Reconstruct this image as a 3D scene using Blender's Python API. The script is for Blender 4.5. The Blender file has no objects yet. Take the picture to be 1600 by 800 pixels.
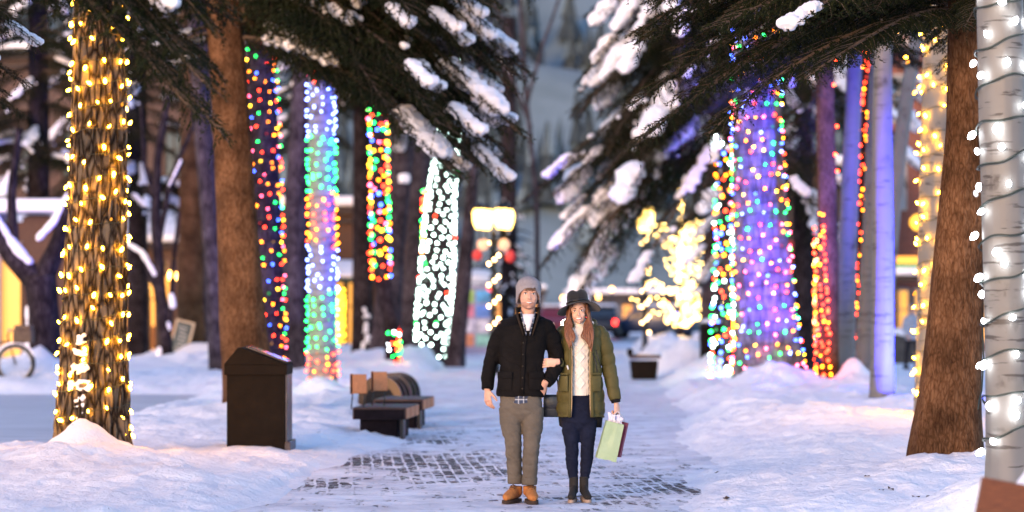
import bpy, bmesh, math, random
import numpy as np
from mathutils import Vector, Matrix, noise, Quaternion

random.seed(7)
R = math.radians
PI = math.pi
SC = bpy.context.scene
COL = SC.collection
F = 85 / 36 * 1600            # focal length in photo pixels (photo 1600 px wide)
CAMZ, HOR = 1.6, 483          # eye height, horizon row

# ------------------------------------------------------------------ camera
cd = bpy.data.cameras.new('camera')
cam = bpy.data.objects.new('camera', cd); COL.objects.link(cam)
cam.location = (0, 0, CAMZ); cam.rotation_euler = (R(90), 0, 0)
cd.sensor_width = 36; cd.lens = 85; cd.shift_y = (HOR - 400) / 1600
cd.clip_start = 0.5; cd.clip_end = 3000
cd.dof.use_dof = True; cd.dof.focus_distance = 20.5; cd.dof.aperture_fstop = 1.25; cd.dof.aperture_blades = 0
SC.camera = cam

# ------------------------------------------------------------------ world and sun (dusk)
SUN_EL, SUN_AZ = 13, 208       # warm low light from behind-left of the camera
w = bpy.data.worlds.new('World'); SC.world = w; w.use_nodes = True
nt = w.node_tree; bgn = nt.nodes['Background']
sky = nt.nodes.new('ShaderNodeTexSky'); sky.sky_type = 'NISHITA'; sky.sun_disc = False
sky.sun_elevation = R(SUN_EL); sky.sun_rotation = R(SUN_AZ)
sky.dust_density = 0.3; sky.ozone_density = 3.0; sky.air_density = 1.0
tint = nt.nodes.new('ShaderNodeMix'); tint.data_type = 'RGBA'; tint.blend_type = 'MULTIPLY'; tint.inputs[0].default_value = 1
tint.inputs[7].default_value = (1.12, 1.0, 1.03, 1); nt.links.new(sky.outputs[0], tint.inputs[6])
nt.links.new(tint.outputs[2], bgn.inputs[0]); bgn.inputs[1].default_value = 0.15
sl = bpy.data.lights.new('sun', 'SUN'); sl.energy = 1.1; sl.angle = R(25); sl.color = (1.0, 0.52, 0.18)
so = bpy.data.objects.new('sun', sl); COL.objects.link(so)
a = R(SUN_AZ)
sdir = Vector((math.sin(a) * math.cos(R(SUN_EL)), math.cos(a) * math.cos(R(SUN_EL)), math.sin(R(SUN_EL))))
so.rotation_euler = sdir.to_track_quat('Z', 'Y').to_euler()
SC.view_settings.view_transform = 'Standard'; SC.view_settings.look = 'None'
SC.view_settings.exposure = 1.68; SC.view_settings.gamma = 1.0
SC.cycles.sample_clamp_indirect = 4.0
SC.cycles.sample_clamp_direct = 0
SC.cycles.max_bounces = 5; SC.cycles.diffuse_bounces = 3; SC.cycles.glossy_bounces = 2
SC.cycles.transmission_bounces = 3; SC.cycles.caustics_reflective = False; SC.cycles.caustics_refractive = False
SC.cycles.use_denoising = True
SC.cycles.use_light_tree = True

# ------------------------------------------------------------------ helpers
def W(px, py, Y): return Vector(((px - 800) / F * Y, Y, CAMZ - (py - HOR) / F * Y))
def PX(px, Y): return (px - 800) / F * Y
def PZ(py, Y): return CAMZ - (py - HOR) / F * Y
def sm(t): t = max(0., min(1., t)); return t * t * (3 - 2 * t)
def lerp(a, b, t): return a + (b - a) * t
def interp(tab, v):
    if v <= tab[0][0]: return tab[0][1]
    for (a0, b0), (a1, b1) in zip(tab, tab[1:]):
        if v <= a1: return b0 + (b1 - b0) * (v - a0) / (a1 - a0)
    return tab[-1][1]
def n3(x, y, z): return noise.noise(Vector((x, y, z)))
def fbm(x, y, z, o=4): return noise.fractal(Vector((x, y, z)), 1.0, 2.1, o)

def tag(o, label=None, cat=None, group=None, kind=None):
    if label: o['label'] = label
    if cat: o['category'] = cat
    if group: o['group'] = group
    if kind: o['kind'] = kind
    return o
def empty(name, loc, label=None, cat=None, group=None, rz=0):
    o = bpy.data.objects.new(name, None); COL.objects.link(o)
    o.location = loc; o.rotation_euler = (0, 0, rz); o.empty_display_size = .2
    return tag(o, label, cat, group)

class MB:
    """mesh collector"""
    def __init__(s): s.v = []; s.f = []; s.m = []; s.off = Vector((0, 0, 0))
    def add(s, vs, fs, m=0):
        b = len(s.v); s.v += [tuple(Vector(p)) for p in vs]; s.f += [tuple(b + i for i in f) for f in fs]; s.m += [m] * len(fs)
    def box(s, c, d, rot=None, m=0, taper=1.0):
        x, y, z = d[0] / 2, d[1] / 2, d[2] / 2; c = Vector(c)
        vs = [Vector((sx * x * (taper if sz > 0 else 1), sy * y * (taper if sz > 0 else 1), sz * z)) for sz in (-1, 1) for sy in (-1, 1) for sx in (-1, 1)]
        if rot is not None: vs = [rot @ p for p in vs]
        s.add([c + p for p in vs], [(0, 2, 3, 1), (4, 5, 7, 6), (0, 1, 5, 4), (2, 6, 7, 3), (0, 4, 6, 2), (1, 3, 7, 5)], m)
    def tube(s, pts, rads, n=10, m=0, flat=1.0, cap=True, up=None):
        pts = [Vector(p) for p in pts]
        if not hasattr(rads, '__len__'): rads = [rads] * len(pts)
        t0 = (pts[1] - pts[0]).normalized()
        u = Vector(up) if up is not None else (Vector((1, 0, 0)) if abs(t0.x) < .9 else Vector((0, 1, 0)))
        u = (u - t0 * u.dot(t0)).normalized(); vs = []
        for i, p in enumerate(pts):
            t = (pts[min(i + 1, len(pts) - 1)] - pts[max(i - 1, 0)]).normalized()
            u = (u - t * u.dot(t)).normalized(); w_ = t.cross(u)
            r = rads[i]; rx, ry = r if hasattr(r, '__len__') else (r, r * flat)
            for k in range(n):
                a = 2 * PI * k / n
                vs.append(p + u * (math.cos(a) * rx) + w_ * (math.sin(a) * ry))
        fs = []
        for i in range(len(pts) - 1):
            for k in range(n):
                fs.append((i * n + k, i * n + (k + 1) % n, (i + 1) * n + (k + 1) % n, (i + 1) * n + k))
        if cap:
            fs.append(tuple(range(n - 1, -1, -1))); fs.append(tuple((len(pts) - 1) * n + k for k in range(n)))
        s.add(vs, fs, m)
    def ell(s, c, r, nu=12, nv=8, m=0, rot=None, fn=None):
        c = Vector(c); r = r if hasattr(r, '__len__') else (r, r, r); vs = [Vector((0, 0, r[2]))]
        for j in range(1, nv):
            th = PI * j / nv
            for i in range(nu):
                a = 2 * PI * i / nu
                vs.append(Vector((math.sin(th) * math.cos(a) * r[0], math.sin(th) * math.sin(a) * r[1], math.cos(th) * r[2])))
        vs.append(Vector((0, 0, -r[2])))
        fs = [(0, 1 + i, 1 + (i + 1) % nu) for i in range(nu)]
        for j in range(nv - 2):
            b = 1 + j * nu
            for i in range(nu): fs.append((b + i, b + nu + i, b + nu + (i + 1) % nu, b + (i + 1) % nu))
        b = 1 + (nv - 2) * nu
        for i in range(nu): fs.append((b + (i + 1) % nu, b + i, len(vs) - 1))
        if fn: vs = [fn(p) for p in vs]
        if rot is not None: vs = [rot @ p for p in vs]
        s.add([c + p for p in vs], fs, m)
    def loft(s, secs, n=28, m=0, cap=True, pw=2.0):
        """horizontal sections (z, cx, cy, rx, ry)"""
        vs = []
        for (z, cx, cy, rx, ry) in secs:
            for k in range(n):
                a = 2 * PI * k / n; ca, sa = math.cos(a), math.sin(a)
                vs.append(Vector((cx + math.copysign(abs(ca) ** (2 / pw), ca) * rx, cy + math.copysign(abs(sa) ** (2 / pw), sa) * ry, z)))
        fs = []
        for i in range(len(secs) - 1):
            for k in range(n): fs.append((i * n + k, i * n + (k + 1) % n, (i + 1) * n + (k + 1) % n, (i + 1) * n + k))
        if cap: fs.append(tuple(range(n - 1, -1, -1))); fs.append(tuple((len(secs) - 1) * n + k for k in range(n)))
        s.add(vs, fs, m)
    def mesh(s, name, mats, smooth=True):
        me = bpy.data.meshes.new(name); me.from_pydata(s.v, [], s.f); me.update()
        if not isinstance(mats, (list, tuple)): mats = [mats]
        for mm in mats: me.materials.append(mm)
        if len(mats) > 1: me.polygons.foreach_set('material_index', s.m)
        bm = bmesh.new(); bm.from_mesh(me); bmesh.ops.recalc_face_normals(bm, faces=bm.faces); bm.to_mesh(me); bm.free()
        if smooth: me.polygons.foreach_set('use_smooth', [True] * len(me.polygons))
        return me
    def build(s, name, mats, parent=None, smooth=True, bevel=0):
        me = s.mesh(name, mats, smooth)
        if bevel:
            bm = bmesh.new(); bm.from_mesh(me)
            bmesh.ops.remove_doubles(bm, verts=bm.verts, dist=1e-5)
            es = [e for e in bm.edges if len(e.link_faces) == 2 and e.calc_face_angle(0) > R(35)]
            bmesh.ops.bevel(bm, geom=es, offset=bevel, segments=2, affect='EDGES', profile=.5)
            bm.to_mesh(me); bm.free()
        return put(name, me, parent)
def put(name, me, parent=None, loc=None):
    o = bpy.data.objects.new(name, me); COL.objects.link(o)
    if parent: o.parent = parent
    if loc is not None: o.location = loc
    return o
def remesh(mb, name, mats, voxel, smooth=3, fac=.5, disp=None):
    me = mb.mesh(name + '_src', mats[0] if isinstance(mats, (list, tuple)) else mats)
    o = bpy.data.objects.new('tmp', me); COL.objects.link(o)
    m1 = o.modifiers.new('r', 'REMESH'); m1.mode = 'VOXEL'; m1.voxel_size = voxel; m1.use_smooth_shade = True
    if smooth:
        m2 = o.modifiers.new('s', 'SMOOTH'); m2.iterations = smooth; m2.factor = fac
    bpy.context.view_layer.update()
    dg = bpy.context.evaluated_depsgraph_get()
    out = bpy.data.meshes.new_from_object(o.evaluated_get(dg))
    bpy.data.objects.remove(o); bpy.data.meshes.remove(me)
    out.name = name; out.materials.clear()
    for mm in (mats if isinstance(mats, (list, tuple)) else [mats]): out.materials.append(mm)
    if disp:
        cs = [(v.co.copy(), v.normal.copy()) for v in out.vertices]
        flat = []
        for c, nn in cs: flat += list(c + nn * disp(c, nn))
        out.vertices.foreach_set('co', flat)
    out.polygons.foreach_set('use_smooth', [True] * len(out.polygons)); out.update()
    return out

# ------------------------------------------------------------------ materials
MATS = {}
def mat(name, col=(.5, .5, .5), rough=.6, noise_=0.0, nscale=8.0, nstretch=(1, 1, 1), bump=0.0, bscale=40.0, metal=0.0, col2=None, emit=None, estr=0, dist=.02, spec=.5, sheen=0, sss=0):
    if name in MATS: return MATS[name]
    m = bpy.data.materials.new(name); m.use_nodes = True; t = m.node_tree; N = t.nodes; L = t.links
    b = N['Principled BSDF']; b.inputs['Base Color'].default_value = (*col, 1); b.inputs['Roughness'].default_value = rough
    b.inputs['Metallic'].default_value = metal; b.inputs['Specular IOR Level'].default_value = spec
    if sheen: b.inputs['Sheen Weight'].default_value = sheen
    if sss: b.inputs['Subsurface Weight'].default_value = sss; b.inputs['Subsurface Radius'].default_value = (.02, .008, .004)
    if emit: b.inputs['Emission Color'].default_value = (*emit, 1); b.inputs['Emission Strength'].default_value = estr
    tc = N.new('ShaderNodeTexCoord'); mp = N.new('ShaderNodeMapping'); L.new(tc.outputs['Object'], mp.inputs[0]); mp.inputs['Scale'].default_value = nstretch
    if noise_ or col2:
        nz = N.new('ShaderNodeTexNoise'); nz.inputs['Scale'].default_value = nscale; nz.inputs['Detail'].default_value = 6; nz.inputs['Roughness'].default_value = .65
        L.new(mp.outputs[0], nz.inputs[0])
        rp = N.new('ShaderNodeValToRGB'); L.new(nz.outputs[0], rp.inputs[0])
        c2 = col2 if col2 else tuple(min(1, c * (1 + noise_)) for c in col); c1 = col if col2 else tuple(c * (1 - noise_) for c in col)
        rp.color_ramp.elements[0].position = .35; rp.color_ramp.elements[1].position = .66
        rp.color_ramp.elements[0].color = (*c1, 1); rp.color_ramp.elements[1].color = (*c2, 1)
        L.new(rp.outputs[0], b.inputs['Base Color'])
    if bump:
        nb = N.new('ShaderNodeTexNoise'); nb.inputs['Scale'].default_value = bscale; nb.inputs['Detail'].default_value = 5
        L.new(mp.outputs[0], nb.inputs[0]); bu = N.new('ShaderNodeBump'); bu.inputs['Strength'].default_value = bump; bu.inputs['Distance'].default_value = dist
        L.new(nb.outputs[0], bu.inputs['Height']); L.new(bu.outputs[0], b.inputs['Normal'])
    MATS[name] = m; return m
def emis(name, col, s):
    if name in MATS: return MATS[name]
    m = bpy.data.materials.new(name); m.use_nodes = True; b = m.node_tree.nodes['Principled BSDF']
    b.inputs['Base Color'].default_value = (*[min(1, c * .5) for c in col], 1); b.inputs['Roughness'].default_value = .3
    b.inputs['Emission Color'].default_value = (*col, 1); b.inputs['Emission Strength'].default_value = s
    MATS[name] = m; return m
def bark(name, c1, c2, c3, sc=(9, 9, 1.6), strength=1.0, dist=.03, vor=6.0, plates=.5):
    """furrowed bark: stretched ridged noise + plate cracks"""
    if name in MATS: return MATS[name]
    m = bpy.data.materials.new(name); m.use_nodes = True; t = m.node_tree; N = t.nodes; L = t.links; b = N['Principled BSDF']
    b.inputs['Roughness'].default_value = .9; b.inputs['Specular IOR Level'].default_value = .06
    tc = N.new('ShaderNodeTexCoord'); mp = N.new('ShaderNodeMapping'); mp.inputs['Scale'].default_value = sc; L.new(tc.outputs['Object'], mp.inputs[0])
    wn = N.new('ShaderNodeTexNoise'); wn.inputs['Scale'].default_value = 1.2; wn.inputs['Detail'].default_value = 3; L.new(mp.outputs[0], wn.inputs[0])
    mixv = N.new('ShaderNodeMix'); mixv.data_type = 'VECTOR'; mixv.inputs[0].default_value = .35
    L.new(mp.outputs[0], mixv.inputs[4]); L.new(wn.outputs['Color'], mixv.inputs[5])
    vo = N.new('ShaderNodeTexVoronoi'); vo.feature = 'DISTANCE_TO_EDGE'; vo.inputs['Scale'].default_value = vor; L.new(mixv.outputs[1], vo.inputs['Vector'])
    nz = N.new('ShaderNodeTexNoise'); nz.inputs['Scale'].default_value = 2.4; nz.inputs['Detail'].default_value = 9; nz.inputs['Roughness'].default_value = .7; L.new(mp.outputs[0], nz.inputs[0])
    r1 = N.new('ShaderNodeMapRange'); r1.inputs['From Max'].default_value = .25; L.new(vo.outputs['Distance'], r1.inputs[0])
    mx = N.new('ShaderNodeMath'); mx.operation = 'MULTIPLY_ADD'; mx.inputs[1].default_value = plates; L.new(r1.outputs[0], mx.inputs[0])
    m2 = N.new('ShaderNodeMath'); m2.operation = 'MULTIPLY'; m2.inputs[1].default_value = 1.3 - plates; L.new(nz.outputs[0], m2.inputs[0]); L.new(m2.outputs[0], mx.inputs[2])
    rp = N.new('ShaderNodeValToRGB'); e = rp.color_ramp.elements; e[0].position = .3; e[0].color = (*c1, 1); e[1].position = .85; e[1].color = (*c3, 1)
    q = e.new(.55); q.color = (*c2, 1); L.new(mx.outputs[0], rp.inputs[0])
    lo = N.new('ShaderNodeTexNoise'); lo.inputs['Scale'].default_value = 2.3; lo.inputs['Detail'].default_value = 5; L.new(tc.outputs['Object'], lo.inputs[0])
    lr = N.new('ShaderNodeMapRange'); lr.inputs['From Min'].default_value = .35; lr.inputs['From Max'].default_value = .65; lr.inputs['To Min'].default_value = .45; lr.inputs['To Max'].default_value = 1.15; L.new(lo.outputs[0], lr.inputs[0])
    ml = N.new('ShaderNodeMix'); ml.data_type = 'RGBA'; ml.blend_type = 'MULTIPLY'; ml.inputs[0].default_value = 1; L.new(rp.outputs[0], ml.inputs[6]); L.new(lr.outputs[0], ml.inputs[7]); L.new(ml.outputs[2], b.inputs['Base Color'])
    bu = N.new('ShaderNodeBump'); bu.inputs['Strength'].default_value = strength; bu.inputs['Distance'].default_value = dist
    L.new(mx.outputs[0], bu.inputs['Height']); L.new(bu.outputs[0], b.inputs['Normal'])
    MATS[name] = m; return m
def birch(name, base=(.55, .53, .50), dark=(.05, .045, .04), thr=.62):
    if name in MATS: return MATS[name]
    m = bpy.data.materials.new(name); m.use_nodes = True; t = m.node_tree; N = t.nodes; L = t.links; b = N['Principled BSDF']
    b.inputs['Roughness'].default_value = .65
    tc = N.new('ShaderNodeTexCoord')
    def nz(sc, st, det=4):
        mp = N.new('ShaderNodeMapping'); mp.inputs['Scale'].default_value = st; L.new(tc.outputs['Object'], mp.inputs[0])
        q = N.new('ShaderNodeTexNoise'); q.inputs['Scale'].default_value = sc; q.inputs['Detail'].default_value = det; L.new(mp.outputs[0], q.inputs[0]); return q
    a1 = nz(1.0, (3, 3, 26), 5); a2 = nz(1.0, (2.2, 2.2, 3.2), 5); a3 = nz(1., (14, 14, 5), 5)
    r1 = N.new('ShaderNodeMapRange'); r1.inputs['From Min'].default_value = thr; r1.inputs['From Max'].default_value = thr + .03; L.new(a1.outputs[0], r1.inputs[0])
    r2 = N.new('ShaderNodeMapRange'); r2.inputs['From Min'].default_value = .58; r2.inputs['From Max'].default_value = .66; L.new(a2.outputs[0], r2.inputs[0])
    mul = N.new('ShaderNodeMath'); mul.operation = 'MULTIPLY'; L.new(r2.outputs[0], mul.inputs[0])
    r3 = N.new('ShaderNodeMapRange'); r3.inputs['From Min'].default_value = .45; r3.inputs['From Max'].default_value = .55; L.new(a3.outputs[0], r3.inputs[0]); L.new(r3.outputs[0], mul.inputs[1])
    mxx = N.new('ShaderNodeMath'); mxx.operation = 'MAXIMUM'; L.new(r1.outputs[0], mxx.inputs[0]); L.new(mul.outputs[0], mxx.inputs[1])
    mc0 = N.new('ShaderNodeMix'); mc0.data_type = 'RGBA'; L.new(a2.outputs[0], mc0.inputs[0]); mc0.inputs[6].default_value = (*base, 1); mc0.inputs[7].default_value = (base[0] * .7, base[1] * .68, base[2] * .62, 1)
    mc = N.new('ShaderNodeMix'); mc.data_type = 'RGBA'; L.new(mxx.outputs[0], mc.inputs[0]); L.new(mc0.outputs[2], mc.inputs[6]); mc.inputs[7].default_value = (*dark, 1)
    L.new(mc.outputs[2], b.inputs['Base Color'])
    bu = N.new('ShaderNodeBump'); bu.inputs['Strength'].default_value = .4; bu.inputs['Distance'].default_value = .006; bu.invert = True
    L.new(mxx.outputs[0], bu.inputs['Height']); L.new(bu.outputs[0], b.inputs['Normal'])
    MATS[name] = m; return m
def snow_mat(name, col=(.82, .82, .86), b1=.8, b2=.6, s1=7, s2=38):
    if name in MATS: return MATS[name]
    m = bpy.data.materials.new(name); m.use_nodes = True; t = m.node_tree; N = t.nodes; L = t.links; b = N['Principled BSDF']
    b.inputs['Base Color'].default_value = (*col, 1); b.inputs['Roughness'].default_value = .7; b.inputs['Specular IOR Level'].default_value = .3
    tc = N.new('ShaderNodeTexCoord'); prev = None
    for sc, st, ds in ((s1, b1, .05), (s2, b2, .012)):
        nb = N.new('ShaderNodeTexNoise'); nb.inputs['Scale'].default_value = sc; nb.inputs['Detail'].default_value = 6; nb.inputs['Roughness'].default_value = .6
        L.new(tc.outputs['Object'], nb.inputs[0]); bu = N.new('ShaderNodeBump'); bu.inputs['Strength'].default_value = st; bu.inputs['Distance'].default_value = ds
        L.new(nb.outputs[0], bu.inputs['Height'])
        if prev: L.new(prev.outputs[0], bu.inputs['Normal'])
        prev = bu
    L.new(prev.outputs[0], b.inputs['Normal'])
    nz = N.new('ShaderNodeTexNoise'); nz.inputs['Scale'].default_value = 1.1; nz.inputs['Detail'].default_value = 8; L.new(tc.outputs['Object'], nz.inputs[0])
    rp = N.new('ShaderNodeValToRGB'); rp.color_ramp.elements[0].position = .3; rp.color_ramp.elements[1].position = .6
    rp.color_ramp.elements[0].color = (col[0] * .86, col[1] * .87, col[2] * .9, 1); rp.color_ramp.elements[1].color = (*col, 1)
    L.new(nz.outputs[0], rp.inputs[0])
    sn = N.new('ShaderNodeTexNoise'); sn.inputs['Scale'].default_value = 26; sn.inputs['Detail'].default_value = 3; L.new(tc.outputs['Object'], sn.inputs[0]); sm_ = N.new('ShaderNodeMapRange'); sm_.inputs['From Min'].default_value = .69; sm_.inputs['From Max'].default_value = .73; sm_.inputs['To Max'].default_value = .55; L.new(sn.outputs[0], sm_.inputs[0])
    dk = N.new('ShaderNodeMix'); dk.data_type = 'RGBA'; dk.inputs[7].default_value = (.18, .15, .13, 1); L.new(sm_.outputs[0], dk.inputs[0]); L.new(rp.outputs[0], dk.inputs[6]); L.new(dk.outputs[2], b.inputs['Base Color'])
    MATS[name] = m; return m
SNOW = snow_mat('snow')
SNOWB = snow_mat('branch_snow_white', (.84, .84, .88), .3, .3, 14, 70)

# ------------------------------------------------------------------ the setting: ground, brick path, plowed street, hills
EDGE_L = [(5, -2.2), (18, -2.2), (21, -2.0), (25, -1.9), (28, -1.35), (32, -1.3), (40, -1.9), (52, -2.2), (78, -2.2), (110, -2.0), (118, -30), (400, -30)]
EDGE_R = [(5, 1.3), (18, 1.35), (21, 1.75), (25, 2.0), (28, 2.15), (38, 2.7), (60, 3.5), (100, 4.9), (112, 6), (118, 40), (400, 40)]
MOUNDS = [  # x, y, height, radius
    (-4.28, 24.2, .36, .38), (-4.15, 22.4, .24, 1.1), (-3.0, 21.2, .12, .9), (3.6, 26, .18, 1.0), (4.0, 30.5, .26, 1.3), (3.2, 33.5, .18, .8), (5.4, 33, .24, 1.0), (-4.3, 23.6, .15, 1.1), (-3.2, 23.3, .10, 1.0), (-5.2, 22.5, .12, 1.4), (-2.6, 25.2, .07, .6),
    (-3.5, 32.3, .12, 1.0), (-2.6, 29.3, .10, .7), (-3.1, 40.3, .32, .7), (-2.3, 36.2, .28, .9), (-3.6, 45, .20, 1.6), (-2.2, 44, .22, 1.2),
    (-3.2, 62, .40, 2.0), (-2.2, 68, .5, 1.4), (-2.6, 84, .5, 2), (-3.5, 78, .5, 2.5), (-2.2, 95, .4, 2),
    (-9.9, 49.5, .45, 1.6), (-9.3, 48.4, .35, .9), (-9.7, 49.3, .7, .35), (-8.2, 64, .6, .9), (-7.6, 60, .35, 1.8), (-9.0, 61, .35, .8), (-11, 58, .3, 2.5), (-6.6, 62, .4, .8),
    (4.25, 40.2, .50, .75), (4.7, 40.8, .42, .8), (3.7, 39.6, .22, 1.1), (5.75, 40.6, .62, .32), (5.8, 40.3, .36, .8), (5.6, 38, .18, 1.2), (5.95, 34.6, .30, .45), (6.6, 36, .22, 1.2), (4.9, 36, .14, 1.2),
    (4.1, 22.1, .17, .75), (3.4, 21.6, .09, 1.6), (4.6, 30, .12, 2.5), (3.3, 45, .20, 1.2), (4.6, 52, .40, 1.1), (4.4, 60, .65, 1.0), (3.9, 68, .5, 1.1), (5.0, 66, .7, 1.1), (4.9, 76, .6, 1.4), (5.6, 90, .5, 2),
    (3.7, 17.9, .34, .6), (3.75, 15.4, .5, .6)]
def ground_h(x, y):
    el, er = interp(EDGE_L, y), interp(EDGE_R, y)
    wob = .22 * n3(x * .3, y * .35, 3.1) + .1 * n3(x * 1.4, y * 1.4, 8.)
    d = max(el - x, x - er) + wob
    if d < -.1: return -.03
    bank = sm((d + .1) / 1.3) * (.11 + .09 * fbm(x * .5, y * .4, 1.7, 3))
    bank += sm((d + .05) / .5) * .045 * (1 + fbm(x * 2.3, y * 2.0, 5., 4))
    bank *= lerp(.45, 1.0, sm((y - 25) / 8))
    k = 1.0
    if x < 0:   # plowed street beyond the left row of trees
        st = sm((-4.9 - x + .12 * (y - 28) * (1 if y < 34 else 0) * 0) / .9) * sm((y - 26.6) / 1.2) * sm((46.5 - y) / 1.5)
        k *= 1 - st
    else:       # walkway beyond the right row of trees
        k *= 1 - .9 * sm((x - 6.6) / 1.2) * sm((y - 42) / 3)
    k *= 1 - sm((y - 112) / 4) * .9
    h = bank * k - .03 * (1 - k)
    acc = 0
    for mx, my, mh, mr in MOUNDS:
        q = ((x - mx) ** 2 + ((y - my) * .8) ** 2) / (mr * mr)
        if q < 6: acc += (mh * math.exp(-q)) ** 3
    if acc: h += acc ** (1 / 3) * (1 + .3 * n3(x * 2, y * 2, 4) + .15 * n3(x * 6, y * 6, 14)) * sm((d + .25) / .6)
    if d > .1 and 18 < y < 60 and abs(x) < 12:
        h += k * (.030 * fbm(x * 3.2, y * 3.2, 2., 5) + .05 * max(0, n3(x * 2.6, y * 2.6, 9.) - .10) - .05 * max(0, n3(x * 2.2, y * 2.2, 29.) - .25) + .030 * abs(fbm(x * 7, y * 7, 5., 4)) + .035 * max(0, n3(x * 6, y * 5, 19.) - .2))
    return h
xs = list(np.arange(-8, 8.001, .055)); g = .08
while xs[-1] < 700: g *= 1.16; xs.append(xs[-1] + g)
g = .08; left = []; xx = -8
while xx > -700: g *= 1.16; xx -= g; left.append(xx)
xs = left[::-1] + xs
ys = [1.0]; 
while ys[-1] < 900: ys.append(ys[-1] + (1.0 if ys[-1] < 11 else (.06 if ys[-1] < 30 else .06 * (ys[-1] / 30) ** 2.3)))
V = [(x, y, ground_h(x, y)) for y in ys for x in xs]
nx = len(xs)
Fc = [(j * nx + i, j * nx + i + 1, (j + 1) * nx + i + 1, (j + 1) * nx + i) for j in range(len(ys) - 1) for i in range(nx - 1)]
me = bpy.data.meshes.new('snowy_ground'); me.from_pydata(V, [], Fc); me.materials.append(SNOW)
me.polygons.foreach_set('use_smooth', [True] * len(Fc)); me.update()
tag(put('snowy_ground', me), 'lumpy trodden snow banks lying on both sides of the path', None, kind='structure')

def path_material():
    m = bpy.data.materials.new('snowed_brick'); m.use_nodes = True; t = m.node_tree; N = t.nodes; L = t.links; b = N['Principled BSDF']
    tc = N.new('ShaderNodeTexCoord'); mp = N.new('ShaderNodeMapping'); mp.inputs['Rotation'].default_value = (0, 0, R(86)); L.new(tc.outputs['Object'], mp.inputs[0])
    br = N.new('ShaderNodeTexBrick'); br.inputs['Scale'].default_value = 1; br.inputs['Brick Width'].default_value = .34; br.inputs['Row Height'].default_value = .105
    br.inputs['Mortar Size'].default_value = .013; br.inputs['Mortar Smooth'].default_value = .3; br.offset = .5
    br.inputs['Color1'].default_value = (.045, .022, .02, 1); br.inputs['Color2'].default_value = (.022, .016, .018, 1); br.inputs['Mortar'].default_value = (.34, .34, .38, 1)
    dn = N.new('ShaderNodeTexNoise'); dn.inputs['Scale'].default_value = 3.; L.new(mp.outputs[0], dn.inputs[0]); dm = N.new('ShaderNodeMix'); dm.data_type = 'VECTOR'; dm.inputs[0].default_value = .06; L.new(mp.outputs[0], dm.inputs[4]); L.new(dn.outputs['Color'], dm.inputs[5])
    L.new(dm.outputs[1], br.inputs['Vector'])
    at = N.new('ShaderNodeAttribute'); at.attribute_name = 'bare'
    nz = N.new('ShaderNodeTexNoise'); nz.inputs['Scale'].default_value = 4.2; nz.inputs['Detail'].default_value = 10; nz.inputs['Roughness'].default_value = .82
    mp2 = N.new('ShaderNodeMapping'); mp2.inputs['Scale'].default_value = (1, .55, 1); L.new(tc.outputs['Object'], mp2.inputs[0]); L.new(mp2.outputs[0], nz.inputs[0])
    a0_ = N.new('ShaderNodeMath'); a0_.operation = 'MULTIPLY_ADD'; a0_.inputs[1].default_value = 2.3; a0_.inputs[2].default_value = -.65; L.new(nz.outputs[0], a0_.inputs[0]); ad = N.new('ShaderNodeMath'); ad.operation = 'ADD'; L.new(a0_.outputs[0], ad.inputs[0]); L.new(at.outputs['Fac'], ad.inputs[1])
    mo = N.new('ShaderNodeMath'); mo.operation = 'MULTIPLY_ADD'; mo.inputs[1].default_value = -.22; L.new(br.outputs['Fac'], mo.inputs[0]); L.new(ad.outputs[0], mo.inputs[2])
    rg = N.new('ShaderNodeMapRange'); rg.inputs['From Min'].default_value = .68; rg.inputs['From Max'].default_value = .78; L.new(mo.outputs[0], rg.inputs[0])
    nv = N.new('ShaderNodeTexNoise'); nv.inputs['Scale'].default_value = 9; nv.inputs['Detail'].default_value = 7; L.new(tc.outputs['Object'], nv.inputs[0])
    n2 = N.new('ShaderNodeTexNoise'); n2.inputs['Scale'].default_value = 1.3; n2.inputs['Detail'].default_value = 10; n2.inputs['Roughness'].default_value = .7; L.new(tc.outputs['Object'], n2.inputs[0])
    sr = N.new('ShaderNodeValToRGB'); sr.color_ramp.elements[0].position = .38; sr.color_ramp.elements[1].position = .62
    sr.color_ramp.elements[0].color = (.50, .50, .56, 1); sr.color_ramp.elements[1].color = (.80, .80, .85, 1); L.new(n2.outputs[0], sr.inputs[0])
    mc = N.new('ShaderNodeMix'); mc.data_type = 'RGBA'; L.new(rg.outputs[0], mc.inputs[0]); L.new(sr.outputs[0], mc.inputs[6]); L.new(br.outputs['Color'], mc.inputs[7])
    L.new(mc.outputs[2], b.inputs['Base Color']); b.inputs['Roughness'].default_value = .65
    bu = N.new('ShaderNodeBump'); bu.inputs['Strength'].default_value = .9; bu.inputs['Distance'].default_value = .03; bu.invert = True
    L.new(rg.outputs[0], bu.inputs['Height'])
    bu2 = N.new('ShaderNodeBump'); bu2.inputs['Strength'].default_value = .8; bu2.inputs['Distance'].default_value = .04; L.new(nv.outputs[0], bu2.inputs['Height']); L.new(bu.outputs[0], bu2.inputs['Normal'])
    vo = N.new('ShaderNodeTexVoronoi'); vo.feature = 'SMOOTH_F1'; vo.inputs['Scale'].default_value = 3.6; L.new(mp2.outputs[0], vo.inputs['Vector'])
    bu3 = N.new('ShaderNodeBump'); bu3.inputs['Strength'].default_value = .55; bu3.inputs['Distance'].default_value = .06; L.new(vo.outputs['Distance'], bu3.inputs['Height']); L.new(bu2.outputs[0], bu3.inputs['Normal'])
    L.new(bu3.outputs[0], b.inputs['Normal'])
    return m
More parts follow.
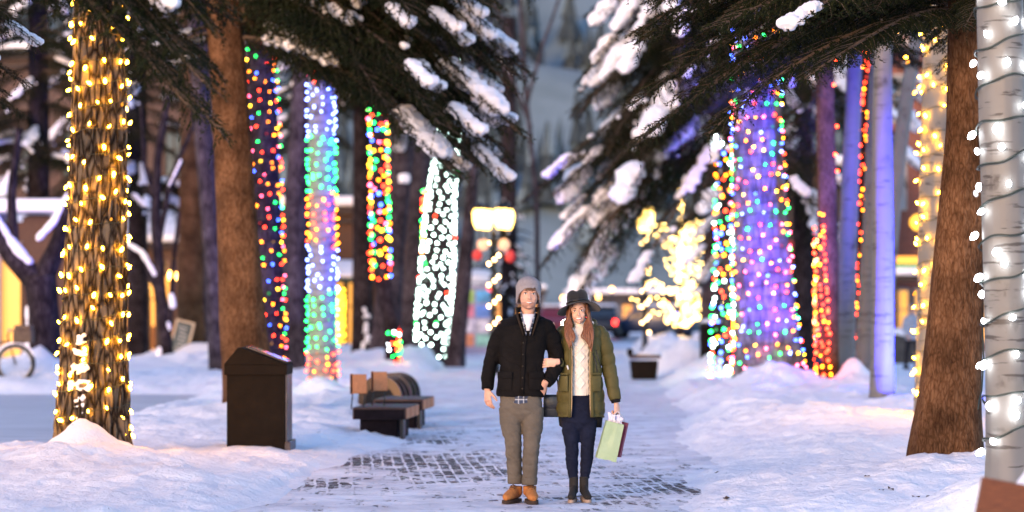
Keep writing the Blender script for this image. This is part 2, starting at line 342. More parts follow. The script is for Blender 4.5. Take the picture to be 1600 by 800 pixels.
BARE = [(-1.75, 21.9, .34, .38, .7), (-1.35, 25.4, .21, .9, 1.3), (-.6, 25.8, .15, .9, 1.4), (-.3, 23.5, .08, .8, 1.2), (.9, 21.2, .06, 1.0, 1.0), (-.45, 24.0, .14, .7, .8), (-.6, 22.7, .13, .6, .6), (-.95, 29.2, .30, .35, .8), (1.45, 21.6, .26, .45, .9),
        (1.2, 23.5, .12, .7, 1.6), (.65, 20.3, .15, .5, .5), (1.0, 19.9, .12, .5, .4), (-.9, 31.5, .12, .6, 1.5), (1.3, 27, .08, .7, 1.0), (-.2, 20.6, .07, .8, .6), (-1.9, 25.0, .3, .4, .5)]
pv, pf, bare = [], [], []
pxs = np.arange(-3.4, 8.5, .14); pys = [8.0]
while pys[-1] < 112: pys.append(pys[-1] + (.15 if pys[-1] < 35 else .6))
for y in pys:
    for x in pxs:
        pv.append((x, y, .004 + .012 * n3(x * .8, y * .8, 0)))
        bare.append(sum(k * math.exp(-((x - bx) / rx) ** 2 - ((y - by) / ry) ** 2) for bx, by, k, rx, ry in BARE))
npx = len(pxs)
pf = [(j * npx + i, j * npx + i + 1, (j + 1) * npx + i + 1, (j + 1) * npx + i) for j in range(len(pys) - 1) for i in range(npx - 1)]
me = bpy.data.meshes.new('brick_path'); me.from_pydata(pv, [], pf); me.materials.append(path_material())
at = me.attributes.new('bare', 'FLOAT', 'POINT'); at.data.foreach_set('value', bare)
me.polygons.foreach_set('use_smooth', [True] * len(pf)); me.update()
tag(put('path', me), 'brick walking path dusted with packed snow', kind='structure')

# plowed streets (grey packed snow with wheel streaks)
STREET = mat('packed_street_snow', (.34, .34, .37), .55, col2=(.56, .56, .60), nscale=1.2, nstretch=(.35, 3, 1), bump=.4, bscale=6)
mb = MB(); mb.add([(-60, 26.9, .0), (-3.9, 26.9, .0), (-3.9, 47, .0), (-60, 47, .0)], [(0, 1, 2, 3)])
tag(mb.build('side_street', STREET), 'plowed grey side street left of the path', kind='structure')
STREET2 = mat('dark_wet_street', (.10, .10, .12), .35, col2=(.30, .31, .36), nscale=.8, nstretch=(.4, 3, 1))
mb = MB(); mb.add([(-60, 118, .02), (80, 118, .02), (80, 150, .02), (-60, 150, .02)], [(0, 1, 2, 3)])
tag(mb.build('cross_street', STREET2), 'snowy cross street at the end of the path', kind='structure')

# wooded mountain side behind the town, dusk blue-grey put into its snow colour
hm = mat('dusk_blue_snow', (.085, .125, .14), .9, col2=(.17, .23, .26), nscale=.03, nstretch=(1, 1, 1.6))
def hill_z(x, y):
    t = (y - 330) / 420; return -2 + 190 * t ** 1.1 * (1 + .25 * fbm(x * .006, y * .006, 2, 4)) + 6 * fbm(x * .03, y * .03, 6, 3)
hv, hf = [], []
HX, HY = 90, 50
for j in range(HY):
    for i in range(HX):
        x = -420 + 840 * i / (HX - 1); y = 330.01 + 420 * j / (HY - 1); hv.append((x, y, hill_z(x, y)))
hf = [(j * HX + i, j * HX + i + 1, (j + 1) * HX + i + 1, (j + 1) * HX + i) for j in range(HY - 1) for i in range(HX - 1)]
me = bpy.data.meshes.new('hillside'); me.from_pydata(hv, [], hf); me.materials.append(hm); me.update()
me.polygons.foreach_set('use_smooth', [True] * len(hf))
tag(put('hillside', me), 'snowy mountainside behind the town, its hazy dusk blue painted on', kind='structure')
mb = MB(); rnd = random.Random(77)
for k in range(2600):
    y = rnd.uniform(332, 640); x = rnd.uniform(-.24, .24) * y
    if n3(x * .018, y * .011, 3) < -.12 + .25 * rnd.random(): continue
    z = hill_z(x, y); H = rnd.uniform(7, 15); n = 7; prev = None
    for lv in range(3):
        r = H * .17 * (1 - lv * .28); zb_ = z + H * (.08 + .28 * lv); zt_ = zb_ + H * .42; a0 = rnd.random() * 6
        vs = [(x + math.cos(a0 + 2 * PI * q / n) * r * rnd.uniform(.7, 1.2), y + math.sin(a0 + 2 * PI * q / n) * r, zb_ - rnd.uniform(0, H * .05)) for q in range(n)] + [(x, y, zt_)]
        for q in range(n): mb.add([vs[q], vs[(q + 1) % n], vs[n]], [(0, 1, 2)], 1 if rnd.random() < .22 else 0)
tag(mb.build('hillside_forest', [mat('far_conifers', (.028, .042, .05), .9, noise_=.3, nscale=.2), hm], None, False), 'snowy conifer forest climbing the far mountainside', kind='stuff')
# ------------------------------------------------------------------ trees
BARK_FUR = bark('furrowed_bark', (.008, .006, .005), (.075, .056, .04), (.22, .175, .125), (13, 13, 3.2), 1.0, .06, 1.7, .6)
BARK_SPR = bark('spruce_bark', (.022, .011, .006), (.11, .052, .024), (.20, .105, .055), (11, 11, 3.6), 1.0, .035, 4.6, .22)
BARK_DRK = bark('dark_bark', (.006, .004, .006), (.020, .015, .018), (.045, .036, .04), (9, 9, 2), .9, .02, 2.4, .4)
BARK_GRY = bark('grey_bark', (.012, .009, .012), (.042, .033, .042), (.085, .072, .085), (9, 9, 2), .8, .02, 2.4, .4)
BARK_COT = bark('cottonwood_bark', (.03, .025, .03), (.16, .14, .155), (.32, .29, .32), (11, 11, 1.2), 1.0, .03, 2.0, .3)
BIRCH = birch('birch_bark', (.15, .145, .145)); BIRCHW = birch('birch_bark_white', (.17, .17, .165)); BIRCH2 = birch('birch_bark_plain', (.20, .20, .205), (.06, .05, .05), .68)
NEEDLE = mat('spruce_needles', (.005, .010, .0045), .8, col2=(.019, .023, .008), nscale=2.5, spec=.08)
TWIG = mat('twig_bark', (.07, .045, .03), .9, noise_=.4)

class Trunk:
    def __init__(s, Y, rows, ztop=9.0, ys=None):
        """rows: (py, px centre, px width) from the top down"""
        k = Y / F; s.Y = Y
        p = [(CAMZ - (py - HOR) * k, (cx - 800) * k, w_ / 2 * k) for py, cx, w_ in rows]
        p.sort()
        (z0, x0, r0), (z1, x1, r1) = p[-2], p[-1]
        if ztop > z1:
            sx = (x1 - x0) / (z1 - z0); sr = (r1 - r0) / (z1 - z0)
            p.append((ztop, x1 + sx * .7 * (ztop - z1), max(r1 * .45, r1 + sr * .8 * (ztop - z1))))
        zb = -.25
        if p[0][0] > zb: p.insert(0, (zb, p[0][1] - (p[1][1] - p[0][1]) / max(.1, p[1][0] - p[0][0]) * (p[0][0] - zb) * .5, p[0][2] * 1.03))
        s.p = p; s.base = Vector((interp([(q[0], q[1]) for q in p], .1), Y, 0))
    def c(s, z): return Vector((interp([(q[0], q[1]) for q in s.p], z), s.Y, z))
    def r(s, z): return interp([(q[0], q[2]) for q in s.p], z)
def trunk_mesh(T, m, n=40, dz=.12, rough=.03, kind='soft', name='trunk', zt=None):
    z = T.p[0][0]; zt = zt or T.p[-1][0]; zs = []
    while z < zt: zs.append(z); z += dz * (1 if z < 5.2 else 3)
    b = T.base; vs = []; seed = T.Y * 1.7
    for z in zs:
        # smooth the polyline a little
        c = (T.c(z - .25) + T.c(z) * 2 + T.c(z + .25)) / 4; r = (T.r(z - .2) + 2 * T.r(z) + T.r(z + .2)) / 4
        for k in range(n):
            a = 2 * PI * k / n; ca, sa = math.cos(a), math.sin(a)
            if kind == 'furrow':
                q = fbm(ca * r * 13 + seed, sa * r * 13, z * 1.5, 3); q2 = fbm(ca * r * 34 + seed, sa * r * 34, z * 2.6, 3)
                d = .020 * (abs(q) * 2 - .5) + .018 * q2 + rough * r * n3(ca * 1.3, sa * 1.3, z * .6 + seed)
            else:
                d = rough * r * (n3(ca * 1.5, sa * 1.5, z * .7 + seed) * 2.2 + .6 * n3(ca * 5, sa * 5, z * 2 + seed))
            if z < .9: d += r * .10 * max(0, (.9 - z)) * (1 + math.sin(a * 5 + seed) * .9)
            vs.append((c.x - b.x + ca * (r + d), sa * (r + d), z))
    fs = [(i * n + k, i * n + (k + 1) % n, (i + 1) * n + (k + 1) % n, (i + 1) * n + k) for i in range(len(zs) - 1) for k in range(n)]
    fs.append(tuple((len(zs) - 1) * n + k for k in range(n)))
    me = bpy.data.meshes.new(name); me.from_pydata(vs, [], fs); me.materials.append(m)
    me.polygons.foreach_set('use_smooth', [True] * len(fs)); me.update(); return me
def bare_crown(T, m, seed, n=9, z0=6.0, L=2.2):
    """leafless upper limbs, forking twice"""
    rnd = random.Random(seed); mb = MB()
    def limb(p, d, r, ln, lv):
        pts = [p]; q = p.copy(); dd = d.copy()
        for k in range(5):
            dd = (dd + Vector((rnd.uniform(-.2, .2), rnd.uniform(-.2, .2), rnd.uniform(-.05, .2)))).normalized(); q = q + dd * ln / 5; pts.append(q.copy())
        mb.tube(pts, [r * (1 - .15 * k) for k in range(6)], 6)
        if lv < 2:
            for k in range(3): limb(pts[rnd.choice((2, 3, 4, 5))], (dd + Vector((rnd.uniform(-1, 1), rnd.uniform(-1, 1), rnd.uniform(0, .8)))).normalized(), r * .45, ln * .6, lv + 1)
    for k in range(n):
        z = rnd.uniform(z0, T.p[-1][0]); a = rnd.uniform(0, 2 * PI); c = T.c(z) - T.base
        limb(Vector((c.x, c.y, z)), Vector((math.cos(a), math.sin(a), rnd.uniform(.4, 1))).normalized(), T.r(z) * .35, L, 0)
    return mb
def trunk_tree(name, T, m, label, cat='tree', group=None, kind='soft', n=40, dz=.12, crown=True, seed=1, z0=6.5):
    r = empty(name, T.base, label, cat, group)
    put('trunk', trunk_mesh(T, m, n, dz, kind=kind), r)
    if crown: bare_crown(T, m, seed, z0=z0).build('crown', m, r)
    return r

# --- spruce branches: shared meshes, instanced by object copies
def gen_branch(L, seed, dens=1.0, droop=.5):
    rnd = random.Random(seed); V, Fs, M = [], [], []
    spots = []
    def ax(t): return Vector((L * t, .10 * L * math.sin(t * 3 + seed) * t, -droop * L * (t ** 1.6) * .55 + .05 * L * math.sin(t * PI)))
    mb = MB(); mb.tube([ax(t / 10) for t in range(11)], [.030 * L / 3 * (1 - .85 * t / 10) + .003 for t in range(11)], 6, m=0)
    def needles(p0, p1, lenn):
        d = p1 - p0; ln = d.length; d.normalize(); k = max(2, int(ln * 85 * dens))
        for i in range(k):
            t = (i + rnd.random()) / k; p = p0 + (p1 - p0) * t
            s = Vector((rnd.gauss(0, 1), rnd.gauss(0, 1), rnd.gauss(.15, .8))); s -= d * s.dot(d); s.normalize()
            e = (s + d * .8).normalized() * lenn * rnd.uniform(.7, 1.25); w_ = d.cross(s).normalized() * .0065
            b = len(mb.v); mb.v += [tuple(p - w_), tuple(p + w_), tuple(p + e)]; mb.f.append((b, b + 1, b + 2)); mb.m.append(1)
    for i in range(int(24 * L)):
        t = .06 + .94 * (i + rnd.random() * .8) / int(24 * L)
        if t > 1: t = 1
        p = ax(t); side = 1 if i % 2 else -1
        tl = L * .30 * (min(1, t * 3.2) * (1.08 - t) ** .75) * rnd.uniform(.65, 1.2) + .06
        d = Vector((rnd.uniform(.55, .95), side * rnd.uniform(.6, 1), rnd.uniform(-.35, .05))).normalized()
        q = [p]; dd = d.copy()
        for k in range(4):
            dd = (dd + Vector((.05, 0, -.12 + rnd.uniform(-.05, .05)))).normalized(); q.append(q[-1] + dd * tl / 4)
        b = len(mb.v); mb.tube([q[0], q[2], q[4]], [.006, .004, .002], 3, m=0, cap=False)
        for k in range(4): needles(q[k], q[k + 1], .034)
        spots.append((t, p, q, tl))
        for k in range(1, int(tl / .07)):
            f = k / (tl / .07) * 4; j = min(3, int(f)); pp = q[j].lerp(q[j + 1], f - j); s2 = 1 if k % 2 else -1
            sd = (dd * .8 + Vector((-d.y * s2, d.x * s2, -.45 + rnd.uniform(-.4, .1)))).normalized(); l2 = (tl * .42 * (1.1 - f / 4) + .05) * rnd.uniform(.7, 1.2)
            needles(pp, pp + sd * l2, .030)
        if rnd.random() < .3:   # hanging sprays under the branch
            needles(p, p + Vector((rnd.uniform(-.05, .1), rnd.uniform(-.05, .05), -rnd.uniform(.1, .28))), .035)
    needles(ax(.8), ax(1), .04)
    return mb, spots, ax
def gen_branch_snow(L, seed, spots, ax, cover, thick):
    rnd = random.Random(seed * 31 + 5); mb = MB(); lumps = []
    t0 = rnd.uniform(.15, .35)
    ranges = []
    t = t0
    while t < 1:
        ln = rnd.uniform(.10, .34) * (1 if cover < .7 else 1.6); ranges.append((t, min(1, t + ln))); t += ln + rnd.uniform(.04, .3) * (1.6 - cover * 1.5)
    def inr(t): return any(a <= t <= b for a, b in ranges)
    for (t, p, q, tl) in spots:
        if not inr(t): continue
        r = thick * rnd.uniform(.6, 1.15)
        mb.ell(p + Vector((0, 0, r * .45)), (r * 1.5, r * 1.2, r * .9), 10, 6)
        reach = cover * rnd.uniform(.5, 1.15)
        if rnd.random() < cover + .15:
            for k in range(1, 9):
                f = k / 8
                if f > reach: break
                j = min(3, int(f * 4)); pp = q[j].lerp(q[j + 1], f * 4 - j); rr = r * (1 - .45 * f) * rnd.uniform(.75, 1.1)
                mb.ell(pp + Vector((0, 0, rr * .4)), (rr * 1.25, rr * 1.1, rr * .75), 8, 5)
    for k in range(int(3 * cover + 2)):   # stray little lumps
        t, p, q, tl = rnd.choice(spots); rr = rnd.uniform(.02, .045); mb.ell(q[2] + Vector((0, 0, rr * .4)), (rr * 1.4, rr, rr * .8), 8, 5)
    return remesh(mb, 'branch_snow', SNOWB, .016, 2, .5, lambda c, n: .022 * noise.fractal(c * 16, 1, 2, 3))
BR = []
for i, (L, sd, cov, th, dr) in enumerate(((2.6, 1, .30, .060, .45), (2.6, 2, .42, .075, .65), (2.6, 3, .2, .055, .35), (2.6, 4, .62, .13, .55), (2.6, 5, .5, .12, .75))):
    b, sp, ax = gen_branch(L, sd, 1.0, dr)
    BR.append((L, b.mesh('branch', [TWIG, NEEDLE], False), gen_branch_snow(L, sd, sp, ax, cov, th)))
def add_branches(root, lst):
    """lst: (x, y, z local, azimuth, length, tilt, variant, snow?)"""
    for x, y, z, az, ln, tilt, v, s in lst:
        L, bm_, sm_ = BR[v]; o = put('branch', bm_, root)
        o.location = (x, y, z); o.rotation_euler = Matrix.Rotation(az, 4, 'Z').to_quaternion().to_matrix().to_4x4().to_euler()
        o.rotation_mode = 'QUATERNION'; o.rotation_quaternion = Quaternion((0, 0, 1), az) @ Quaternion((0, 1, 0), -tilt)
        k = ln / L; o.scale = (k, k, k)
        if s: put('branch_snow', sm_, o)
def spruce(T, label, m, spec, seed, group=None, n=40, dz=.12, name='spruce_tree', mesh=True):
    r = empty(name, T.base, label, 'spruce tree', group); rnd = random.Random(seed)
    put('trunk', trunk_mesh(T, m, n, dz), r)
    lst = []
    for (num, z0, z1, a0, a1, l0, l1, var, sp, t0, t1) in spec:
        for i in range(num):
            z = lerp(z0, z1, (i + rnd.random() * .8) / num); az = R(rnd.uniform(a0, a1)); c = T.c(z) - T.base
            v = rnd.choice(var); lst.append((c.x, c.y, z, az, rnd.uniform(l0, l1) * lerp(1, .62, (z - z0) / max(.1, z1 - z0) if z1 - z0 > 4 else 0), R(rnd.uniform(t0, t1)), v, rnd.random() < sp))
    add_branches(r, lst); return r

# trunk skeletons measured once, in metres at their own distance
T_LIT = Trunk(25, [(30, 155, 78), (200, 155, 84), (400, 150, 92), (560, 145, 102), (690, 147, 110)])
T_BIG = Trunk(33, [(0, 349, 58), (200, 362, 60), (400, 374, 66), (540, 380, 74), (620, 395, 92), (662, 402, 108)])
T_COL = Trunk(46, [(0, 402, 44), (250, 413, 48), (560, 420, 50), (600, 421, 52)])
T_SLANT = Trunk(56, [(180, 315, 28), (400, 335, 32), (560, 345, 38)])
T_PURP = Trunk(58, [(100, 478, 38), (300, 462, 34), (560, 458, 42)])
T_RAIN = Trunk(41, [(0, 500, 36), (200, 502, 38), (400, 504, 41), (610, 504, 44)])
T_DARK = Trunk(68, [(130, 565, 26), (350, 566, 30), (570, 567, 36)])
T_LEAN = Trunk(66, [(150, 645, 38), (200, 632, 36), (400, 612, 38), (565, 600, 48)])
T_GREY = Trunk(76, [(150, 668, 28), (350, 650, 30), (560, 640, 38)])
T_WHT = Trunk(70, [(0, 712, 26), (185, 704, 27), (300, 690, 40), (400, 684, 50), (500, 677, 52), (570, 672, 44)])
T_THIN = Trunk(67, [(200, 745, 14), (350, 733, 20), (460, 722, 26), (570, 710, 30)])
T_STRIP = Trunk(60, [(140, 590, 24), (430, 595, 26), (515, 612, 24), (575, 614, 24)])
T_CTW = Trunk(43, [(40, 1183, 70), (200, 1182, 74), (400, 1190, 86), (520, 1198, 97), (600, 1204, 112)])
T_MID = Trunk(51, [(0, 1142, 30), (250, 1148, 38), (380, 1150, 44), (580, 1156, 52)], 12)
T_BACK = Trunk(64, [(200, 1118, 24), (350, 1115, 28), (560, 1108, 34)])
T_RED = Trunk(41, [(180, 1290, 28), (400, 1294, 32), (600, 1292, 38)])
T_B1 = Trunk(42, [(120, 1334, 24), (350, 1326, 28), (600, 1317, 36)])
T_REDL = Trunk(46, [(120, 1353, 18), (300, 1348, 20), (510, 1340, 22), (590, 1339, 22)])
T_B2 = Trunk(44, [(200, 1366, 22), (400, 1358, 25), (610, 1350, 34)])
T_BLUE = Trunk(36, [(0, 1381, 27), (200, 1378, 31), (400, 1379, 34), (620, 1378, 38)])
T_BLEAN = Trunk(48, [(0, 1440, 20), (130, 1421, 22), (260, 1402, 24), (400, 1388, 26), (600, 1376, 30)])
T_YEL = Trunk(30, [(60, 1465, 44), (300, 1460, 46), (640, 1453, 46)])
T_BRN = Trunk(22.5, [(0, 1512, 58), (200, 1510, 62), (400, 1498, 78), (560, 1488, 90), (650, 1480, 100), (705, 1478, 112)], 8)
T_WB = Trunk(17.5, [(0, 1562, 70), (250, 1567, 71), (500, 1573, 72), (720, 1577, 70)], 7)

trunk_tree('cottonwood_tree', T_LIT, BARK_FUR, 'thick tree with deeply furrowed bark wound in warm yellow lights, nearest on the left', kind='furrow', n=180, dz=.022, seed=3, z0=5.5)
spruce(T_BIG, 'tall brown spruce standing behind the dark trash cabinet, its snowy boughs hanging over the path', BARK_SPR,
       [(50, 5.5, 7.7, -42, 24, 3.7, 4.5, (0, 1, 2, 0), .42, -18, -4), (8, 5.3, 5.8, -20, 15, 3.2, 4.2, (0, 1, 2), .6, -16, -8), (14, 5.0, 7.4, 140, 205, 1.8, 2.7, (0, 1, 2), .3, -15, 4), (12, 5.8, 8.5, 20, 190, 2.5, 3.5, (0, 1), .3, -15, 10)], 11, n=90, dz=.05)
trunk_tree('cottonwood_tree', T_COL, BARK_DRK, 'dark tree wound in red, green and orange lights behind the brown spruce', seed=5, kind='soft')
trunk_tree('bare_tree', T_SLANT, BARK_GRY, 'slanting purplish grey trunk just left of the brown spruce', seed=6)
trunk_tree('bare_tree', T_PURP, BARK_GRY, 'purplish grey trunk between the red and green lit tree and the rainbow lit tree', seed=7)
trunk_tree('birch_tree', T_RAIN, BIRCH2, 'pale trunk banded with blue, green and red lights', 'tree', seed=8)
spruce(T_DARK, 'dark spruce with snow stuck to its trunk behind the benches', BARK_DRK, [(34, 7.2, 11.5, 180, 360, 2.8, 4.0, (0, 1, 2), .5, -20, 5), (14, 7.2, 11, 0, 180, 2.5, 3.5, (0, 1), .3, -20, 5)], 12)
trunk_tree('bare_tree', T_LEAN, BARK_GRY, 'leaning brown purple trunk right of the dark spruce behind the benches', seed=9)
trunk_tree('bare_tree', T_GREY, BARK_GRY, 'grey trunk directly left of the tree with white lights', seed=10)
trunk_tree('bare_tree', T_WHT, BARK_DRK, 'leaning tree densely wound in bright white lights left of the street lamp', seed=11)
trunk_tree('bare_tree', T_THIN, BARK_GRY, 'thin leaning trunk between the white lit tree and the street lamp', seed=12)
trunk_tree('bare_tree', T_STRIP, BARK_DRK, 'slender dark trunk carrying a strip of mixed coloured lights', seed=13)
trunk_tree('cottonwood_tree', T_CTW, BARK_COT, 'broad furrowed trunk wound in mixed coloured lights and washed violet, right of the couple', kind='furrow', n=120, dz=.05, seed=14)
spruce(T_MID, 'large spruce heavily loaded with snow, behind the couple on the right', BARK_GRY,
       [(62, 5.3, 10.5, 140, 235, 4.2, 5.1, (3, 4, 2, 0, 1), .6, -32, -12), (12, 5.4, 10.5, 240, 300, 2.4, 3.4, (3, 4, 1, 0), .7, -24, -6), (18, 4.6, 10, -60, 60, 2.6, 3.4, (3, 1, 1, 0), .6, -20, 2), (8, 6, 11, 60, 180, 3, 4, (0, 1), .4, -15, 5)], 21)
trunk_tree('bare_tree', T_BACK, BARK_GRY, 'smooth grey trunk beside the glowing small tree', seed=15)
spruce(T_RED, 'dark reddish trunked spruce edged with a strand of red lights', BARK_SPR, [(30, 5.9, 8.6, 190, 370, 1.9, 2.6, (0, 1, 2), .25, -18, 6), (10, 5.4, 8, 0, 180, 2, 3, (0, 2), .2, -18, 6)], 22)
trunk_tree('birch_tree', T_B1, BIRCH, 'grey birch right of the reddish spruce trunk', 'birch tree', seed=16)
trunk_tree('bare_tree', T_REDL, BARK_DRK, 'thin trunk glowing with red lights between two grey birches', seed=17)
trunk_tree('birch_tree', T_B2, BIRCH, 'grey birch directly behind and left of the blue lit birch', 'birch tree', seed=18)
trunk_tree('birch_tree', T_BLUE, BIRCH, 'slim birch washed bright blue violet by a floodlight', 'birch tree', seed=19)
trunk_tree('birch_tree', T_BLEAN, BIRCH2, 'birch leaning right behind the blue lit birch', 'birch tree', seed=20)
trunk_tree('birch_tree', T_YEL, BIRCHW, 'birch wound in warm yellow lights behind the brown spruce on the right', 'birch tree', seed=22)
spruce(T_BRN, 'large brown spruce with flared snow covered base on the right', BARK_SPR,
       [(40, 4.3, 6.0, 140, 235, 2.5, 3.2, (0, 2, 1, 2), .35, -8, 8), (14, 4.3, 5.8, 235, 300, 1.3, 2.0, (0, 2), .2, -6, 10), (12, 4.3, 6.3, -60, 130, 1.8, 2.6, (0, 2), .2, -8, 10)], 23, n=140, dz=.03)
trunk_tree('birch_tree', T_WB, BIRCHW, 'birch wound in large cool white lights at the right edge, nearest of all', 'birch tree', seed=24, n=72, dz=.06)
T_OFF = Trunk(20.5, [(0, -310, 70), (400, -310, 80), (700, -310, 100)], 7.5)
spruce(T_OFF, 'dark spruce at the left edge reaching its boughs in front of the yellow lit tree', BARK_SPR,
       [(24, 3.75, 5.6, -30, 40, 1.6, 2.15, (0, 2), .35, -12, 6), (8, 3.7, 5.2, -80, -38, 2.0, 2.6, (0, 2), .3, -12, 6), (8, 4, 6, 60, 280, 2, 3, (0, 2), .2, -12, 6)], 31)
T_OFF2 = Trunk(15.5, [(0, -330, 70), (400, -330, 80), (700, -330, 100)], 7.5)
spruce(T_OFF2, 'nearest out of focus spruce boughs hanging at the top left', BARK_SPR,
       [(16, 4.5, 5.0, -6, 14, 2.7, 3.1, (0, 2, 1), .08, -16, -8), (6, 4.2, 5.5, 100, 250, 2, 3, (0, 2), .2, -12, 6)], 33)
# dark spruces filling the back rows
for i, (px, Y, w_, lab, z0) in enumerate(((215, 74, 26, 'dark spruce behind the yellow lit tree near the brick building', 5.0), (60, 66, 30, 'dark spruce above the timber arcade at the left edge', 5.2),
                                     (1255, 62, 26, 'dark spruce with lumps of snow between the violet trunk and the reddish trunk', 4.4), (795, 112, 22, 'small dark conifer right behind the street lamp', 2.0), (470, 84, 28, 'dark spruce behind the rainbow banded trunk', 7.0))):
    TT = Trunk(Y, [(0, px, w_), (580, px, w_ * 1.3)], 13 if i != 3 else 7)
    spruce(TT, lab, BARK_DRK, [(46, z0, 13 if i != 3 else 6.8, 150, 390, 3.4 if i != 3 else 1.4, 4.6 if i != 3 else 1.8, (0, 1, 4 if i == 2 else 2), .55, -22, 0)], 40 + i, group=None, n=24, dz=.4)

# snow stuck to trunks
def trunk_snow(T, spots, th=.035, voxel=.014):
    """spots: (z, azimuth deg, half width, half height)"""
    mb = MB()
    for z, az, hw, hh in spots:
        rn = random.Random(int(z * 1000) + int(az))
        for k in range(int(10 + hw * hh * 2600)):
            zz = z + rn.uniform(-1, 1) * hh; aa = R(az) + rn.uniform(-1, 1) * hw / T.r(z)
            c = T.c(zz) - T.base; r = T.r(zz) + .005; s = th * rn.uniform(.6, 1.2)
            mb.ell((c.x + math.cos(aa) * r, math.sin(aa) * r, zz), (s, s, s * .8), 8, 5)
    return remesh(mb, 'trunk_snow', SNOWB, voxel, 2)
def root_of(lbl):
    return next(o for o in COL.objects if o.get('label', '').startswith(lbl))
def PZT(T, py): return CAMZ - (py - HOR) * T.Y / F
put('trunk_snow', trunk_snow(T_LIT, [(PZT(T_LIT, 530), -102, .05, .05), (PZT(T_LIT, 550), -103, .07, .03), (PZT(T_LIT, 575), -104, .09, .06), (PZT(T_LIT, 600), -98, .07, .05), (PZT(T_LIT, 625), -102, .05, .06), (PZT(T_LIT, 650), -105, .09, .06), (PZT(T_LIT, 662), -98, .08, .03), (PZT(T_LIT, 600), -118, .04, .04)], .024, .011), root_of('thick tree with deeply'))
put('trunk_snow', trunk_snow(T_DARK, [(PZT(T_DARK, 484), -76, .04, .10), (PZT(T_DARK, 494), -64, .10, .05), (PZT(T_DARK, 512), -70, .06, .18), (PZT(T_DARK, 530), -60, .09, .12), (PZT(T_DARK, 540), -84, .04, .1)], .032, .02), root_of('dark spruce with snow stuck'))
put('trunk_snow', trunk_snow(T_CTW, [(PZT(T_CTW, 105), -100, .06, .05), (PZT(T_CTW, 150), -112, .08, .10), (PZT(T_CTW, 130), -104, .05, .04), (PZT(T_CTW, 585), -120, .12, .1)], .04, .02), root_of('broad furrowed trunk'))
put('trunk_snow', trunk_snow(T_LEAN, [(PZT(T_LEAN, 225), -100, .12, .2), (PZT(T_LEAN, 280), -60, .12, .1)], .08, .04), root_of('leaning brown purple'))

# forked leafless trees at the left
def limb_tree(name, Y, label, limbs, snow, group=None, m=BARK_DRK, cat='bare tree'):
    """limbs: list of [(px, py, width px, dy)], snow: polylines (px,py,width)"""
    base = W(limbs[0][0][0], 590, Y); base.z = 0; r = empty(name, base, label, cat, group); mb = MB()
    for i, lm in enumerate(limbs):
        pts = [W(p[0], p[1], Y + (p[3] if len(p) > 3 else 0)) - base for p in lm]
        q, rr = [], []
        for j in range(len(pts) - 1):
            for k in range(5): q.append(pts[j].lerp(pts[j + 1], k / 5) + Vector((n3(j, k * .3, i), 0, n3(i, k * .3, j))) * .03); rr.append(lerp(lm[j][2], lm[j + 1][2], k / 5) / 2 / F * Y)
        q.append(pts[-1]); rr.append(lm[-1][2] / 2 / F * Y)
        if i == 0: tb = MB(); tb.tube(q, rr, 16); tb.build('trunk', m, r)
        else: mb.tube(q, rr, 10)
    if mb.v: mb.build('crown', m, r)
    sb = MB()
    for ln in snow:
        for (a0, b0, w0), (a1, b1, w1) in zip(ln, ln[1:]):
            for k in range(14):
                t = k / 14; ww = lerp(w0, w1, t) / 2 / F * Y * random.uniform(.8, 1.15)
                sb.ell(W(lerp(a0, a1, t), lerp(b0, b1, t), Y - .08) - base, (ww, ww * .9, ww), 8, 6)
    if sb.v: put('limb_snow', remesh(sb, 'limb_snow', SNOWB, .035, 3), r)
    return r
limb_tree('bare_tree', 50, 'bare forked tree packed with snow at the left edge', [
    [(72, 600, 70), (70, 540, 56), (66, 470, 50), (62, 430, 52)], [(62, 445, 40), (20, 400, 34), (-15, 340, 30), (-50, 290, 26)], [(66, 440, 36), (90, 380, 26), (112, 300, 20), (135, 230, 14)], [(20, 395, 20), (18, 300, 14), (30, 200, 10)], [(78, 430, 18), (95, 395, 14), (100, 350, 10)]],
    [[(-15, 328, 16), (20, 385, 22), (44, 412, 20)], [(60, 372, 13), (85, 345, 14), (108, 300, 10)], [(52, 480, 26), (56, 520, 30), (52, 560, 34), (46, 590, 50)], [(70, 418, 14), (90, 378, 12)], [(72, 590, 20), (90, 596, 14)]])
limb_tree('bare_tree', 60, 'slender bare tree with a snow capped arching limb beside the timber arcade', [
    [(262, 580, 22), (258, 520, 20), (250, 440, 17), (243, 350, 16), (246, 250, 13), (262, 150, 10)], [(256, 520, 14), (245, 450, 12), (225, 400, 10), (195, 380, 9)], [(246, 400, 10), (262, 300, 9), (285, 250, 6)], [(246, 330, 9), (225, 250, 6), (220, 160, 4)], [(262, 520, 12), (268, 470, 10), (272, 400, 7), (280, 330, 5)], [(262, 290, 8), (300, 200, 6), (310, 120, 4)]],
    [[(192, 376, 9), (222, 394, 10), (243, 430, 9)], [(268, 462, 10), (270, 478, 12)], [(262, 505, 9), (265, 515, 8)], [(250, 545, 10), (248, 560, 14)], [(264, 290, 5), (284, 248, 6)]])
limb_tree('tree', 70, 'orange brown trunk with a snow filled crotch left of the brown spruce', [
    [(302, 585, 46), (298, 500, 42), (298, 400, 40), (300, 250, 38), (298, 100, 34), (296, -80, 30)], [(300, 330, 20), (330, 260, 14), (350, 160, 10)]],
    [[(290, 268, 14), (305, 275, 16)], [(312, 315, 12), (305, 335, 16), (298, 345, 12)]], m=BARK_SPR, cat='tree')
limb_tree('tree', 72, 'narrow blue grey trunk squeezed behind the orange brown one', [[(328, 585, 18), (326, 480, 17), (324, 380, 16), (322, 200, 15), (320, -60, 12)]], [], m=BARK_GRY, cat='tree')
